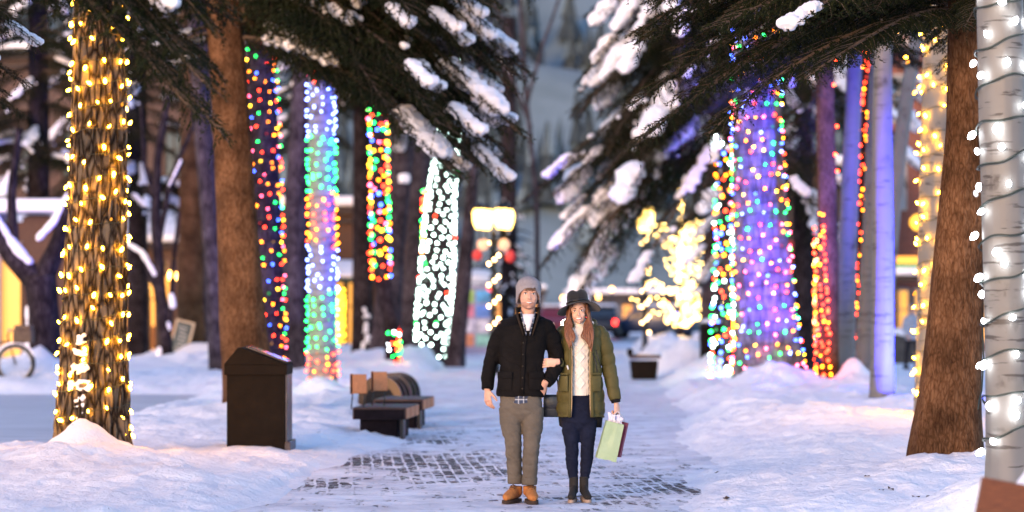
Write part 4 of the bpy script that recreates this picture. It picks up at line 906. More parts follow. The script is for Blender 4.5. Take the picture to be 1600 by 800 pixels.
# ------------------------------------------------------------------ cars far down the street
PAINT = [mat('paint_navy', (.02, .035, .08), .3, metal=.3), mat('paint_black', (.015, .015, .02), .3, metal=.3), mat('paint_silver', (.3, .32, .36), .3, metal=.5), mat('paint_red', (.16, .02, .03), .35), mat('paint_teal', (.03, .09, .13), .3, metal=.3)]
TYRE = mat('tyre_rubber', (.012, .012, .012), .9); RIM = mat('wheel_rim', (.3, .3, .3), .4, metal=.8)
def car(x, y, rz, paint, label, tail=True):
    r = empty('parked_car', (x, y, 0), label, 'car', 'cars parked beyond the end of the path', R(rz))
    def prof(wd, pr, inset):
        n = len(pr); vs = []
        for s in (-1, -.86, .86, 1):
            k = .93 if abs(s) == 1 else 1
            for (px_, pz_) in pr: vs.append((s * wd * (1 - inset * max(0, pz_ - .85)), px_ * k, .35 + (pz_ - .35) * (k if pz_ > .5 else 1)))
        fs = [tuple(range(n - 1, -1, -1)), tuple(3 * n + i for i in range(n))]
        for j in range(3):
            for i in range(n): fs.append((j * n + i, j * n + (i + 1) % n, (j + 1) * n + (i + 1) % n, (j + 1) * n + i))
        return vs, fs
    mb = MB(); mb.add(*prof(.93, [(-2.25, .35), (-2.3, .75), (-2.2, 1.02), (-1.95, 1.62), (-1.4, 1.72), (.1, 1.72), (.75, 1.5), (1.1, 1.1), (2.1, .95), (2.3, .75), (2.28, .35)], .18)); mb.build('body', paint, r, True, bevel=.04)
    mb = MB(); mb.add(*prof(.935, [(-2.06, 1.14), (-1.93, 1.56), (-1.85, 1.6), (.1, 1.6), (.72, 1.42), (.98, 1.14)], .18)); mb.box((0, -2.12, 1.36), (1.35, .06, .42), Matrix.Rotation(R(-22), 3, 'X')); mb.build('window', DARKGLASS, r, False)
    for sx in (-.86, .86):
        for sy in (-1.4, 1.4):
            mb = MB(); mb.tube([(sx - .1, sy, .34), (sx + .1, sy, .34)], .34, 20); wh = mb.build('wheel', TYRE, r); mb = MB(); q = .115 if sx > 0 else -.115; mb.tube([(sx, sy, .34), (sx + q, sy, .34)], .2, 12); mb.build('rim', RIM, wh)
        mb = MB(); mb.box((sx * .86, -2.27, .92), (.2, .08, .26)); mb.build('taillight', emis('tail_red', (1, .03, .02), 4) if tail else mat('tail_off', (.25, .01, .01), .3), r, False, bevel=.02)
        mb = MB(); mb.ell((sx * .8, 2.24, .78), (.16, .08, .1)); mb.build('headlight', emis('head_white', (1, .9, .72), 25) if not tail else mat('lamp_glass', (.5, .5, .5), .1), r)
    mb = MB(); mb.box((0, -.75, 1.80), (1.45, 2.2, .16)); mb.build('roof_snow', SNOWB, r, True, bevel=.07)
for i, (px, Y, rz, pi_, tl, lab) in enumerate(((941, 128, -4, 1, True, 'dark car with glowing red tail lights right of the woman'), (868, 138, 176, 3, False, 'car facing the camera with bright white headlights between the couple'),
        (1010, 130, 78, 0, False, 'navy car parked sideways behind the second street lamp'), (1068, 134, 84, 4, False, 'snow topped bluish car behind the glowing small tree'), (1110, 136, 80, 2, False, 'silver car parked furthest right beyond the glowing tree'), (905, 144, 4, 2, True, 'silver car behind the woman\'s hat'))):
    car(PX(px, Y), Y, rz, PAINT[pi_], lab, tl if i in (0, 5) else (False if i == 1 else True))

# ------------------------------------------------------------------ street furniture
DKMET = mat('dark_bronze_metal', (.009, .006, .004), .75, metal=.0, noise_=.25, nscale=6, bump=.1, bscale=60, spec=.1)
# trash cabinet with lopsided gable lid
Y = 26; x0, x1 = PX(354, Y), PX(445, Y); cx = (x0 + x1) / 2; zb = ground_h(cx, Y); r = empty('trash_cabinet', (cx, Y, 0), 'dark brown metal trash cabinet with sloping lid, half buried in snow', 'trash bin')
hw = (x1 - x0) / 2; zt = PZ(578, Y)
mb = MB(); mb.box((0, .33, zt / 2 - .05), (hw * 2, .64, zt + .1)); mb.build('body', DKMET, r, False, bevel=.008)
mb = MB(); mb.box((0, .33, zt + .0), (hw * 2 + .05, .70, .11)); za = PZ(543, Y); xa = PX(373, Y) - cx; e = hw + .03; zl = zt + .056
pr = [(-e, zl), (xa - .01, za - .0), (xa + .04, za), (e, zl)]; vs = [(a_, -.02, b_) for a_, b_ in pr] + [(a_, .68, b_) for a_, b_ in pr]
mb.add(vs, [(0, 1, 2, 3), (7, 6, 5, 4), (0, 4, 5, 1), (1, 5, 6, 2), (2, 6, 7, 3), (3, 7, 4, 0)]); lid = mb.build('lid', DKMET, r, False, bevel=.006)
mb = MB(); d = Vector((e - xa - .04, 0, zl - za)); mb.box(((xa + .06 + e) / 2, .33, (za + zl) / 2 + .015), (d.length * .9, .5, .02), Matrix.Rotation(math.atan2(za - zl, d.x), 3, 'Y')); mb.build('chute_flap', mat('glossy_lid_metal', (.05, .045, .06), .12, metal=.9), lid, False, bevel=.004)
mb = MB(); mb.box((hw + .012, .33, zt / 2), (.02, .6, zt - .1)); mb.box((hw + .03, .33, .12), (.06, .66, .1)); mb.build('side_panel', mat('grey_side_metal', (.07, .055, .06), .4, metal=.4, noise_=.3), r, False, bevel=.004)  # right side carries a lighter grey metal than the body
# two benches
WOODTOP = mat('wet_red_brown_wood', (.040, .014, .011), .6, noise_=.5, nstretch=(2, 12, 8), bump=.2, bscale=20); WOODEND = mat('orange_wood', (.42, .17, .065), .6, noise_=.3, nstretch=(3, 14, 14)); DKWOOD = mat('black_brown_wood', (.009, .006, .008), .85, noise_=.4, spec=.1)
def bench(cx, Y, label, back):
    r = empty('bench', (cx, Y, 0), label, 'bench', 'wooden benches left of the path', R(-5))
    zt = .40
    for k in range(3):
        mb = MB(); mb.box((0, .22 + k * .42, zt - .075), (.66, .40, .15)); sl_ = mb.build('seat', WOODTOP, r, False, bevel=.012)
        mb = MB(); mb.box((.3305, .22 + k * .42, zt - .075), (.012, .36, .125)); mb.build('end_grain', WOODEND, sl_, False)
        if k == 0: mb = MB(); mb.box((0, .015, zt - .085), (.62, .012, .12)); mb.build('front_board', DKWOOD, sl_, False)
    for yy in (.25, 1.05):
        mb = MB(); mb.box((-.02, yy, .11), (.46, .3, .3)); mb.build('leg', DKWOOD, r, False, bevel=.01)
    mb = MB(); mb.box((.27, .2, .11), (.035, .25, .3)); mb.build('leg_plate', IRON, r, False)
    if back:
        for i in range(2):
            b = MB(); c = Vector((-.27 + i * .2, .22 + i * .40, .68 + .02 * i)); b.box(c, (.17, .035, .24), Matrix.Rotation(R(18), 3, 'Z') @ Matrix.Rotation(R(-8), 3, 'X')); b.box(c + Vector((-.10, 0, 0)), (.035, .05, .25), None, 1); bo = b.build('backrest', [WOODEND, DKWOOD], r, False, bevel=.006)
            m2 = MB()
            for s in (-.09, .06): m2.tube([c + Vector((s, .02, -.1)), Vector((c.x + s - .02, c.y + .03, zt - .04))], .008, 6)
            m2.build('back_rod', IRON, r)
bench(PX(592, 29.5), 29.5, 'nearer wooden bench with two small backrest boards', True)
bench(PX(622, 32.2), 32.2, 'farther backless wooden bench just behind the other', False)
# arched bins
def arch_bin(cx, Y, s, label):
    r = empty('arched_bin', (cx, Y, 0), label, 'bin', 'black arched bins behind the benches', R(-14)); w_, h = .31 * s, .62 * s
    def arch(w0, hh, y0, y1, mb, ring=None):
        n = 18; pr = [(-w0, -.1)] + [(-w0 * math.cos(PI * k / n), hh - w0 + w0 * math.sin(PI * k / n)) for k in range(n + 1)] + [(w0, -.1)]
        m_ = len(pr); vs = [(a_, y0, b_) for a_, b_ in pr] + [(a_, y1, b_) for a_, b_ in pr]
        mb.add(vs, [tuple(range(m_)), tuple(range(2 * m_ - 1, m_ - 1, -1))] + [(i, i + m_, (i + 1) % m_ + m_, (i + 1) % m_) for i in range(m_)])
    mb = MB(); arch(w_, h, 0, .5, mb); mb.build('body', DKMET, r, False, bevel=.004)
    for y in (.0, .22, .44):
        mb = MB(); arch(w_ + .02, h + .02, y - .02, y + .025, mb); mb.build('rib', mat('bronze_rib', (.05, .035, .028), .35, metal=.6), r, False)
    mb = MB(); arch(w_ * .72, h * .80, -.026, -.022, mb); mb.build('painted_opening', mat('interior_shade_black', (.004, .004, .005), .9), r, False)  # flat plate, the shade inside the bin is put into its colour
arch_bin(PX(594, 35.0), 35.0, 1.0, 'nearer black arched bin, right behind the benches'); arch_bin(PX(612, 36.6), 36.4, 1.0, 'farther black arched bin, partly hidden by the nearer one')
mb = MB(); rr_ = random.Random(4)
# chalkboard A-frame
Y = 64; r = empty('chalkboard_sign', (PX(283, Y), Y, .35), 'leaning chalkboard sign with a pale frame standing in the snow', 'sign', rz=R(0)); tl = Matrix.Rotation(R(14), 3, 'Y') @ Matrix.Rotation(R(-8), 3, 'X')
mb = MB(); mb.box((0, 0, .45), (.42, .03, .92), tl); mb.build('board', mat('slate_board', (.035, .055, .06), .7, noise_=.2), r, False)
mb = MB()
for s in (-1, 1): mb.box(tl @ Vector((s * .23, -.02, 0)) + Vector((0, 0, .45)), (.05, .05, 1.0), tl)
for s in (-1, 1): mb.box(tl @ Vector((0, -.022, s * .48)) + Vector((0, 0, .45)), (.42, .045, .05), tl)
mb.build('frame', mat('pale_wood', (.45, .36, .26), .7), r, False)
mb = MB()
for k in range(7): mb.box(tl @ Vector((random.uniform(-.04, .04), -.02, .32 - .1 * k)) + Vector((0, 0, .45)), (random.uniform(.15, .3), .006, .022), tl)
mb.build('chalk_lines', mat('chalk', (.5, .5, .5), .9), r, False)
# bicycle with snowy tyre at the left edge
Y = 47; bx = PX(24, Y); r = empty('bicycle', (bx, Y, ground_h(bx, Y) * 0 + .12), 'old bicycle with snow on its big wheel leaning by the forked tree', 'bicycle')
def torus(mb, c, R0, r0, n=28, m=8, a0=0, a1=2 * PI):
    pts = [Vector(c) + Vector((math.cos(lerp(a0, a1, k / n)) * R0, 0, math.sin(lerp(a0, a1, k / n)) * R0)) for k in range(n + 1)]; mb.tube(pts, r0, m, up=(0, 1, 0))
for k, xx in enumerate((0, -1.05)):
    mb = MB(); torus(mb, (xx, 0, .42), .36, .035); wh = mb.build('wheel', TYRE, r); mb = MB(); torus(mb, (xx, 0, .42), .31, .016)
    for q in range(12): a = 2 * PI * q / 12; mb.tube([(xx, 0, .42), (xx + math.cos(a) * .31, 0, .42 + math.sin(a) * .31)], .004, 4)
    mb.build('rim', RIM, wh); mb = MB(); torus(mb, (xx, 0, .42), .395, .03, a0=.4, a1=2.6); mb.build('wheel_snow', SNOWB, wh)
mb = MB()
for a_, b_ in (((0, 0, .42), (-.15, 0, .95)), ((-.12, 0, .85), (-.7, 0, .8)), ((-.12, 0, .8), (-.55, 0, .36)), ((-.75, 0, .95), (-.55, 0, .36)), ((-1.05, 0, .42), (-.55, 0, .36)), ((-1.05, 0, .42), (-.72, 0, .82)), ((-.15, 0, .95), (-.12, 0, 1.05))): mb.tube([a_, b_], .018, 8)
mb.build('frame', mat('dark_brown_paint', (.05, .03, .02), .4), r)
mb = MB(); mb.tube([(-.05, -.28, 1.06), (-.14, 0, 1.08), (-.05, .28, 1.06)], .014, 8); mb.build('handlebar', RIM, r)
mb = MB(); mb.ell((-.77, 0, 1.0), (.14, .08, .04)); mb.build('saddle', TYRE, r)
mb = MB(); mb.box((.16, 0, .95), (.36, .34, .24)); mb.box((.16, 0, 1.12), (.32, .30, .1), m=0); mb.build('basket', mat('wicker', (.09, .06, .035), .8, noise_=.4, nscale=30), r, False, bevel=.02)
# planters / tubs on the right
def tub(cx, Y, w_, h, label):
    z = ground_h(cx, Y); r = empty('planter', (cx, Y, 0), label, 'planter'); mb = MB(); mb.loft([(-.1, 0, 0, w_ * .42, w_ * .42), (z + h * .8, 0, 0, w_ * .5, w_ * .5), (z + h, 0, 0, w_ * .54, w_ * .54)], 16); mb.build('pot', DKMET, r)
    mb = MB(); mb.ell((0, 0, z + h), (w_ * .5, w_ * .5, .12), 14, 8); mb.build('snow_cap', SNOWB, r)
x = PX(1006, 55); r = empty('low_bench', (x, 55, 0), 'low dark bench bracket poking from the snow right of the woman', 'bench')
mb = MB(); mb.box((0, 0, .22), (.55, .5, .42), taper=1.15); mb.build('base', DKMET, r, False, bevel=.02)
mb = MB(); mb.box((.02, .05, .52), (.7, .6, .08)); mb.build('seat', WOODTOP, r, False, bevel=.01); mb = MB(); mb.box((-.32, -.1, .62), (.12, .3, .16)); mb.build('armrest', DKMET, r, False, bevel=.01)
mb = MB(); mb.ell((.1, .1, .56), (.34, .3, .09)); mb.build('seat_snow', SNOWB, r)
Y = 58; x = PX(1112, Y); r = empty('square_bin', (x, Y, 0), 'tall square black bin beside the grey trunk', 'bin')
mb = MB(); mb.box((0, .25, .55), (.5, .5, 1.3)); mb.build('body', DKMET, r, False, bevel=.01); mb = MB(); mb.box((0, .25, 1.24), (.56, .56, .08)); mb.build('rim', IRON, r, False, bevel=.01); mb = MB(); mb.ell((0, .25, 1.28), (.26, .26, .1)); mb.build('snow_cap', SNOWB, r)
x = PX(1395, 70); r = empty('stone_planter', (PX(1408, 72), 72, 0), 'dark planter box with snow before the red brick building', 'planter')
mb = MB(); mb.box((0, 0, .4), (.75, .6, .9)); mb.build('box', mat('dark_stone', (.05, .045, .04), .8, noise_=.3), r, False, bevel=.02); mb = MB(); mb.ell((0, 0, .88), (.42, .34, .16)); mb.build('snow_cap', SNOWB, r)
# blurred wooden planter corner, nearest on the right
Y = 12.6; c = W(1556, 790, Y); r = empty('wooden_planter', (c.x + .03, Y, 0), 'brown wooden planter edge at the bottom right corner, nearest thing of all', 'planter', rz=R(4))
PLW = mat('planter_wood', (.12, .038, .013), .75, noise_=.35, nstretch=(1.5, 10, 12), bump=.3, bscale=18)
ro = Matrix.Rotation(R(11), 3, 'Y')
mb = MB(); mb.box((.18, 0, .55), (.62, .05, .24), ro); mb.build('top_board', PLW, r, False, bevel=.008)
mb = MB(); mb.box((.20, .02, .30), (.58, .05, .26), ro); mb.build('lower_board', PLW, r, False, bevel=.008)
mb = MB(); mb.box((-.08, .05, .25), (.07, .07, .62)); mb.build('leg', PLW, r, False, bevel=.006)
mb = MB(); mb.box((.46, .05, .2), (.07, .07, .6)); mb.build('leg', PLW, r, False, bevel=.006)
sb = MB()
for k in range(60):
    t = random.random(); sb.ell((.18 + t * .5, .30 + random.uniform(-.14, .4), .40 + t * .62 * random.uniform(.6, 1)), random.uniform(.08, .15), 10, 7)
put('snow_heap', remesh(sb, 'snow_heap', SNOW, .025, 6), r)
# power cord of the yellow lights hanging to the snow
mb = MB(); c0 = W(1535, 500, 21.5); mb.tube([c0, W(1537, 560, 21.5), W(1534, 610, 21.4), W(1530, 625, 21.3), W(1528, 640, 21.2)], .007, 6)
tag(mb.build('power_cord', WIRE), 'thin dark power cord hanging right of the large brown spruce', 'cord')
# dead leaves and twigs on the snow
rnd = random.Random(9); lm = []
for q in range(3):
    mb = MB(); n = 7; vs = [(0, 0, 0)] + [(math.cos(k) * (.6 + .3 * math.sin(k * 2 + q)) * .035, math.sin(k) * .022, .006 * math.sin(k * 3 + q)) for k in range(n)]
    mb.add(vs, [(0, 1 + k, 1 + (k + 1) % n) for k in range(n)]); me2 = mb.mesh('leaf', mat('dead_leaf', (.05, .03, .02), .8), False)
    lm.append(me2)
LEAF = [(1355, 741, 'small dead leaf on the snow bank, leftmost below the trunks on the right'), (1267, 758, 'dead leaf on the snow slope between the shopping bag and the brown spruce'), (1392, 762, 'right one of a close pair of dead leaves below the brown spruce'), (1377, 762, 'left one of a close pair of dead leaves below the brown spruce'), (1431, 776, 'large dead leaf on the snow just left of the wooden planter'),
        (1452, 789, 'dead leaf lying lowest beside the wooden planter'), (1055, 666, 'dead leaf at the edge of the path level with the green bag'), (1120, 743, 'dead leaf on the snow right of the bare brick patch'), (498, 679, 'dead twig scrap on the snow between the trash cabinet and the bench'), (1135, 780, 'dead leaf near the bottom edge right of the path')]
for k, (px, py, lab) in enumerate(LEAF):
    Y = 6045 / (py - HOR)
    for _ in range(3): X = PX(px, Y); Y = (CAMZ - ground_h(X, Y)) * F / (py - HOR)
    X = PX(px, Y); o = put('dead_leaf', lm[k % 3], None, (X, Y, ground_h(X, Y) + .015)); s = rnd.uniform(.8, 1.5) * (1.4 if k == 4 else 1); o.scale = (s, s, s); o.rotation_euler = (rnd.uniform(-.3, .3), rnd.uniform(-.3, .3), rnd.uniform(0, 6))
    tag(o, lab, 'leaf', 'dead leaves scattered on the snow')
# ------------------------------------------------------------------ people
def skin_mat(name, c, c2):
    return mat(name, c, .5, col2=c2, nscale=18, bump=.06, bscale=90, dist=.004, spec=.4)
SKIN_M = skin_mat('skin_fair', (.50, .27, .185), (.58, .33, .23)); SKIN_W = skin_mat('skin_warm', (.60, .34, .24), (.68, .41, .30))
def fabric(name, c, c2=None, rough=.85, bs=120, bump=.25, sheen=.0, ns=6, dist=.003, noise_=.15):
    return mat(name, c, rough, noise_=noise_, col2=c2, nscale=ns, bump=bump, bscale=bs, dist=dist, sheen=sheen, spec=.12)
def limb(mb, pts, rr, n=16, flat=1.0, sub=5, up=None):
    """smooth tapered tube through joints (Catmull-Rom)"""
    P = [Vector(p) for p in pts]; q, r = [], []
    P2 = [P[0] * 2 - P[1]] + P + [P[-1] * 2 - P[-2]]
    for i in range(len(P) - 1):
        for k in range(sub):
            t = k / sub; a, b, c, d = P2[i], P2[i + 1], P2[i + 2], P2[i + 3]
            q.append(.5 * ((2 * b) + (c - a) * t + (2 * a - 5 * b + 4 * c - d) * t * t + (3 * b - a - 3 * c + d) * t ** 3)); s = t * t * (3 - 2 * t)
            if hasattr(rr[i], '__len__'): r.append(tuple(lerp(rr[i][j], rr[i + 1][j], s) for j in (0, 1)))
            else: r.append(lerp(rr[i], rr[i + 1], s))
    q.append(P[-1]); r.append(rr[-1]); mb.tube(q, r, n, flat=flat, up=up)
    e = rr[-1] if not hasattr(rr[-1], '__len__') else rr[-1][0]
def hand(mb, wrist, d, nrm, curl=.35, s=1.0, thumb=1, spread=.10, curls=None):
    """wrist: point, d: towards the fingers, nrm: back-of-hand normal, thumb: +1/-1 side"""
    d = Vector(d).normalized(); nrm = Vector(nrm); nrm = (nrm - d * nrm.dot(d)).normalized(); sd = d.cross(nrm).normalized() * thumb; w = Vector(wrist)
    mb.tube([w - d * .03 * s, w + d * .012 * s, w + d * .05 * s, w + d * .092 * s], [(.026 * s, .020 * s), (.030 * s, .019 * s), (.040 * s, .017 * s), (.040 * s, .014 * s)], 14, up=sd)
    for k, (off, ln, r) in enumerate(((.034, .074, .0086), (.0115, .084, .0090), (-.0115, .078, .0086), (-.034, .062, .0076))):
        c = (curls[k] if curls else curl * (1 + .12 * k)); p = w + d * .088 * s + sd * off * s; a = 0; pts = [p - d * .02 * s, p]; dd = (d + sd * off * spread * 20 * .1).normalized()
        for j, f in enumerate((.45, .30, .25)):
            a += c * (1.0, 1.15, .8)[j]; v = (dd * math.cos(a) - nrm * math.sin(a)).normalized(); p = p + v * ln * f * s; pts.append(p)
        mb.tube(pts, [r * s, r * 1.05 * s, r * s, r * .9 * s, r * .72 * s], 8)
        mb.ell(pts[-1], r * .74 * s, 8, 6)
    tp = w + d * .022 * s + sd * .026 * s; td = (d * .75 + sd * .62 - nrm * .35).normalized(); t2 = (d * .95 + sd * .12 - nrm * .5 * (1 + curl)).normalized()
    p1 = tp + td * .04 * s; p2 = p1 + (td + t2).normalized() * .030 * s; p3 = p2 + t2 * .024 * s
    mb.tube([tp - td * .015 * s, tp, p1, p2, p3], [.012 * s, .0145 * s, .0115 * s, .0105 * s, .0075 * s], 8); mb.ell(p3, .0078 * s, 8, 6)
def head(mb, c, s=1.0, fem=False, nose=1.0):
    """c: centre between the ears at eye height; face towards -Y"""
    c = Vector(c)
    mb.ell(c + Vector((0, .012, .035)) * s, (.076 * s, .094 * s, .083 * s), 28, 20)             # cranium
    mb.ell(c + Vector((0, -.022, -.030)) * s, ((.060 if fem else .067) * s, .066 * s, .080 * s), 26, 18)        # face mask
    mb.ell(c + Vector((0, -.030, -.078)) * s, ((.034 if fem else .050) * s, .046 * s, .030 * s), 18, 12)    # jaw
    mb.ell(c + Vector((0, -.062, -.096)) * s, ((.015 if fem else .022) * s, .018 * s, .015 * s), 12, 8)      # chin
    for k in (-1, 1):
        mb.ell(c + Vector((k * .036, -.060, -.032)) * s, (.021 * s, .018 * s, .020 * s), 12, 8)         # cheek
        mb.ell(c + Vector((k * .078, .008, -.012)) * s, (.009 * s, .019 * s, .031 * s), 12, 8)          # ear
        mb.ell(c + Vector((k * .030, -.074, .022)) * s, (.023 * s, .012 * s, .008 * s), 12, 8)         # brow ridge
        mb.ell(c + Vector((k * .009, -.092, -.040)) * s, (.008 * s, .008 * s, .007 * s), 8, 6)         # nostril wing
    mb.tube([c + Vector((0, -.078, .012)) * s, c + Vector((0, -.092, -.014)) * s, c + Vector((0, -.104, -.036)) * s], [.008 * s, .0095 * s, .0115 * s * nose], 10)
    mb.ell(c + Vector((0, -.080, -.060)) * s, (.024 * s, .012 * s, .014 * s), 14, 8)        # mouth area
def face(root, c, s, eye, browm, lipm, smile, rot):
    c = Vector(c); E = mat('eye_white', (.72, .70, .68), .2)
    for k in (-1, 1):
        mb = MB(); p = c + rot @ (Vector((k * .030, -.0775, .004)) * s)
        mb.ell(p, (.0125 * s, .006 * s, .0062 * s), 12, 8); e = mb.build('eye', E, root)
        mb = MB(); mb.ell(p + Vector((0, -.0042, 0)) * s, (.0056 * s, .0030 * s, .0056 * s), 10, 8); mb.build('iris', eye, e)
        mb = MB(); mb.tube([p + Vector((-.014, -.001, .004)) * s, p + Vector((0, -.0055, .0082)) * s, p + Vector((.014, -.001, .0035)) * s], [.0012, .0022, .0012], 6); mb.build('eyelid', browm, e)
        mb = MB(); mb.tube([c + rot @ (Vector((k * .014, -.086, .023)) * s), c + rot @ (Vector((k * .030, -.0855, .030)) * s), c + rot @ (Vector((k * .047, -.075, .024)) * s)], [.0030 * s, .0036 * s, .002 * s], 6); mb.build('eyebrow', browm, root)
    mb = MB()
    w_ = .031 if smile > 1.6 else .027; pts = []
    for j in range(9):
        t = j / 8 * 2 - 1; pts.append(c + rot @ (Vector((t * w_, -.0905 + .016 * t * t, -.0665 + .009 * smile * .55 * t * t)) * s))
    if smile > 1:
        t_ = MB(); t_.tube([p + Vector((0, -.001, .001)) for p in pts[1:-1]], [(.0012, .0045)] * 0 or [(.0072 if smile > 1.6 else .0048) * s * (1 - .5 * abs(j - 3) / 3) for j in range(7)], 8, flat=.8); t_.build('teeth', mat('teeth_white', (.80, .78, .74), .3), root)
        mb.tube([p + Vector((0, .0005, .0065 * s)) for p in pts], [.0026 * s * (1 - .5 * abs(j - 4) / 4) for j in range(9)], 6)
        mb.tube([p + Vector((0, .0005, -.0055 * s * (1 - .6 * abs(j - 4) / 4))) for j, p in enumerate(pts)], [.0034 * s * (1 - .5 * abs(j - 4) / 4) for j in range(9)], 6)
    else:
        mb.tube(pts, [.0024 * s * (1 - .4 * abs(j - 4) / 4) for j in range(9)], 6)
        mb.tube([p + Vector((0, .001, -.006 * s)) for p in pts[2:-2]], [.004 * s * (1 - .4 * abs(j - 2) / 2) for j in range(5)], 6)
    mb.build('mouth', lipm, root)
def wrinkle(amp, sc=(9, 9, 22), seed=0):
    return lambda c, n: amp * (noise.fractal(Vector((c.x * sc[0] + seed, c.y * sc[1], c.z * sc[2])), 1, 2, 3)) - amp * .9 * max(0, 1 - abs(n3(c.x * 7 + c.z * 4 + seed, c.y * 6, c.z * 11 + c.x * 6)) * 7)

# ===== the man
MY = 19.9; k_ = MY / F
def m_(px, py, y=0): return Vector(((px - 816) * k_, y, (787 - py) * k_))
man = empty('person', (PX(816, MY), MY, .012), 'man in a grey beanie, black jacket, taupe trousers and tan boots, arm in arm', 'person')
HM = m_(826, 462.5, -.03); RM = Matrix.Rotation(R(4), 3, 'Z') @ Matrix.Rotation(R(2), 3, 'Y')
mb = MB(); head(mb, (0, 0, 0), 1.05); mb.v = [tuple(HM + RM @ Vector(v)) for v in mb.v]
limb(mb, [m_(824, 505, .02), m_(825, 490, .01), m_(826, 474, .0)], [.066, .058, .058])
mb.loft([(m_(0, 630).z, -.01, 0, .14, .09), (1.1, -.01, .0, .13, .09), (1.35, 0, .0, .16, .10), (1.47, .02, .01, .17, .075), (1.53, .04, .01, .08, .06)], 24)
limb(mb, [m_(788, 508), m_(766, 562, .03), m_(761, 612, -.02)], [.05, .036, .026]); limb(mb, [m_(857, 508), m_(869, 568, .05), m_(851, 601, -.10)], [.05, .038, .027])
hand(mb, m_(761.5, 611, -.02), (.05, -.12, -1), (-.75, -.62, 0), .30, 1.02, thumb=-1)
hand(mb, m_(850.5, 602, -.095), (-.42, .42, -.85), (.15, -1, -.1), .15, 1.0, thumb=1)
for a_, kx, ky, an in (((797, 618), (801, 690), -.03, (803, 755)), ((834, 618), (830, 690), -.06, (827, 755))):
    limb(mb, [m_(*a_), m_(kx if not isinstance(kx, tuple) else kx[0], kx[1], ky), m_(*an)], [.05, .032, .022])
body = put('body', remesh(mb, 'body', SKIN_M, .004, 1, .5), man)
face(man, HM, 1.05, mat('iris_dark', (.03, .018, .012), .2), mat('brow_brown', (.045, .022, .014), .8), mat('lips_m', (.40, .16, .12), .5), 1.5, RM)
# stubble beard: thin shell over the jaw
mb = MB(); mb.ell((0, -.026, -.072), (.0585, .0605, .046), 20, 12, fn=lambda p: p)
bm_ = bmesh.new(); me_s = mb.mesh('beard', mat('stubble', (.33, .17, .115), .7, col2=(.42, .225, .155), nscale=90)); bm_.from_mesh(me_s)
bmesh.ops.delete(bm_, geom=[v for v in bm_.verts if v.co.z > -.056 + abs(v.co.x) * .45 or v.co.y > -.0], context='VERTS'); bm_.to_mesh(me_s); bm_.free()
for v in me_s.vertices: v.co = HM + RM @ (v.co * 1.05)
put('beard', me_s, man)
# hair fringe under the beanie
mb = MB()
for j in range(16):
    t = j / 15; x = lerp(-.058, .030, t); mb.tube([HM + RM @ Vector((x, -.074 + 8 * x * x, .060)), HM + RM @ Vector((x + .012, -.088 + 8 * x * x * .8, .052 - .016 * math.sin(t * 3))), HM + RM @ Vector((x + .024, -.086 + 9 * x * x * .8, .036 - .008 * math.sin(t * 5)))], [.008, .008, .003], 6)
mb.tube([HM + RM @ Vector((-.072, -.02, .05)), HM + RM @ Vector((-.075, -.022, .0))], [.010, .004], 6); mb.tube([HM + RM @ Vector((.072, -.02, .05)), HM + RM @ Vector((.075, -.022, .0))], [.010, .004], 6)
mb.build('hair', mat('brown_hair', (.075, .036, .018), .55, noise_=.4, nscale=60), man)
# beanie
mb = MB(); secs = []
for j in range(22):
    t = j / 21; z = lerp(-.075, .148, t); r = .099 * math.sqrt(max(.001, 1 - max(0, (z - .045) / .1) ** 2.3)) if z > .045 else .0965 + .003 * t
    secs.append((z, 0, .016 + .02 * t, r * .98, r * 1.10))
rb = MB(); n = 72; vs = []
for (z, cx, cy, rx, ry) in secs:
    for k in range(n):
        a = 2 * PI * k / n; rr = 1 + .022 * math.cos(a * 36) + .03 * n3(math.cos(a) * 2, math.sin(a) * 2, z * 18); zz = z
        fr = max(0, -math.sin(a))   # the rim rises over the face
        zz += fr ** .9 * max(0, .128 * (1 - (z + .075) / .15))
        vs.append(HM + RM @ Vector((math.cos(a) * rx * rr, cy + math.sin(a) * ry * rr, zz)))
fs = [(i * n + k, i * n + (k + 1) % n, (i + 1) * n + (k + 1) % n, (i + 1) * n + k) for i in range(len(secs) - 1) for k in range(n)]; fs.append(tuple((len(secs) - 1) * n + k for k in range(n)))
rb.add(vs, fs); be = rb.build('beanie', fabric('grey_knit', (.20, .18, .185), (.34, .31, .32), bs=220, bump=.6, ns=90), man)
so_ = be.modifiers.new('thick', 'SOLIDIFY'); so_.thickness = .011; so_.offset = 0
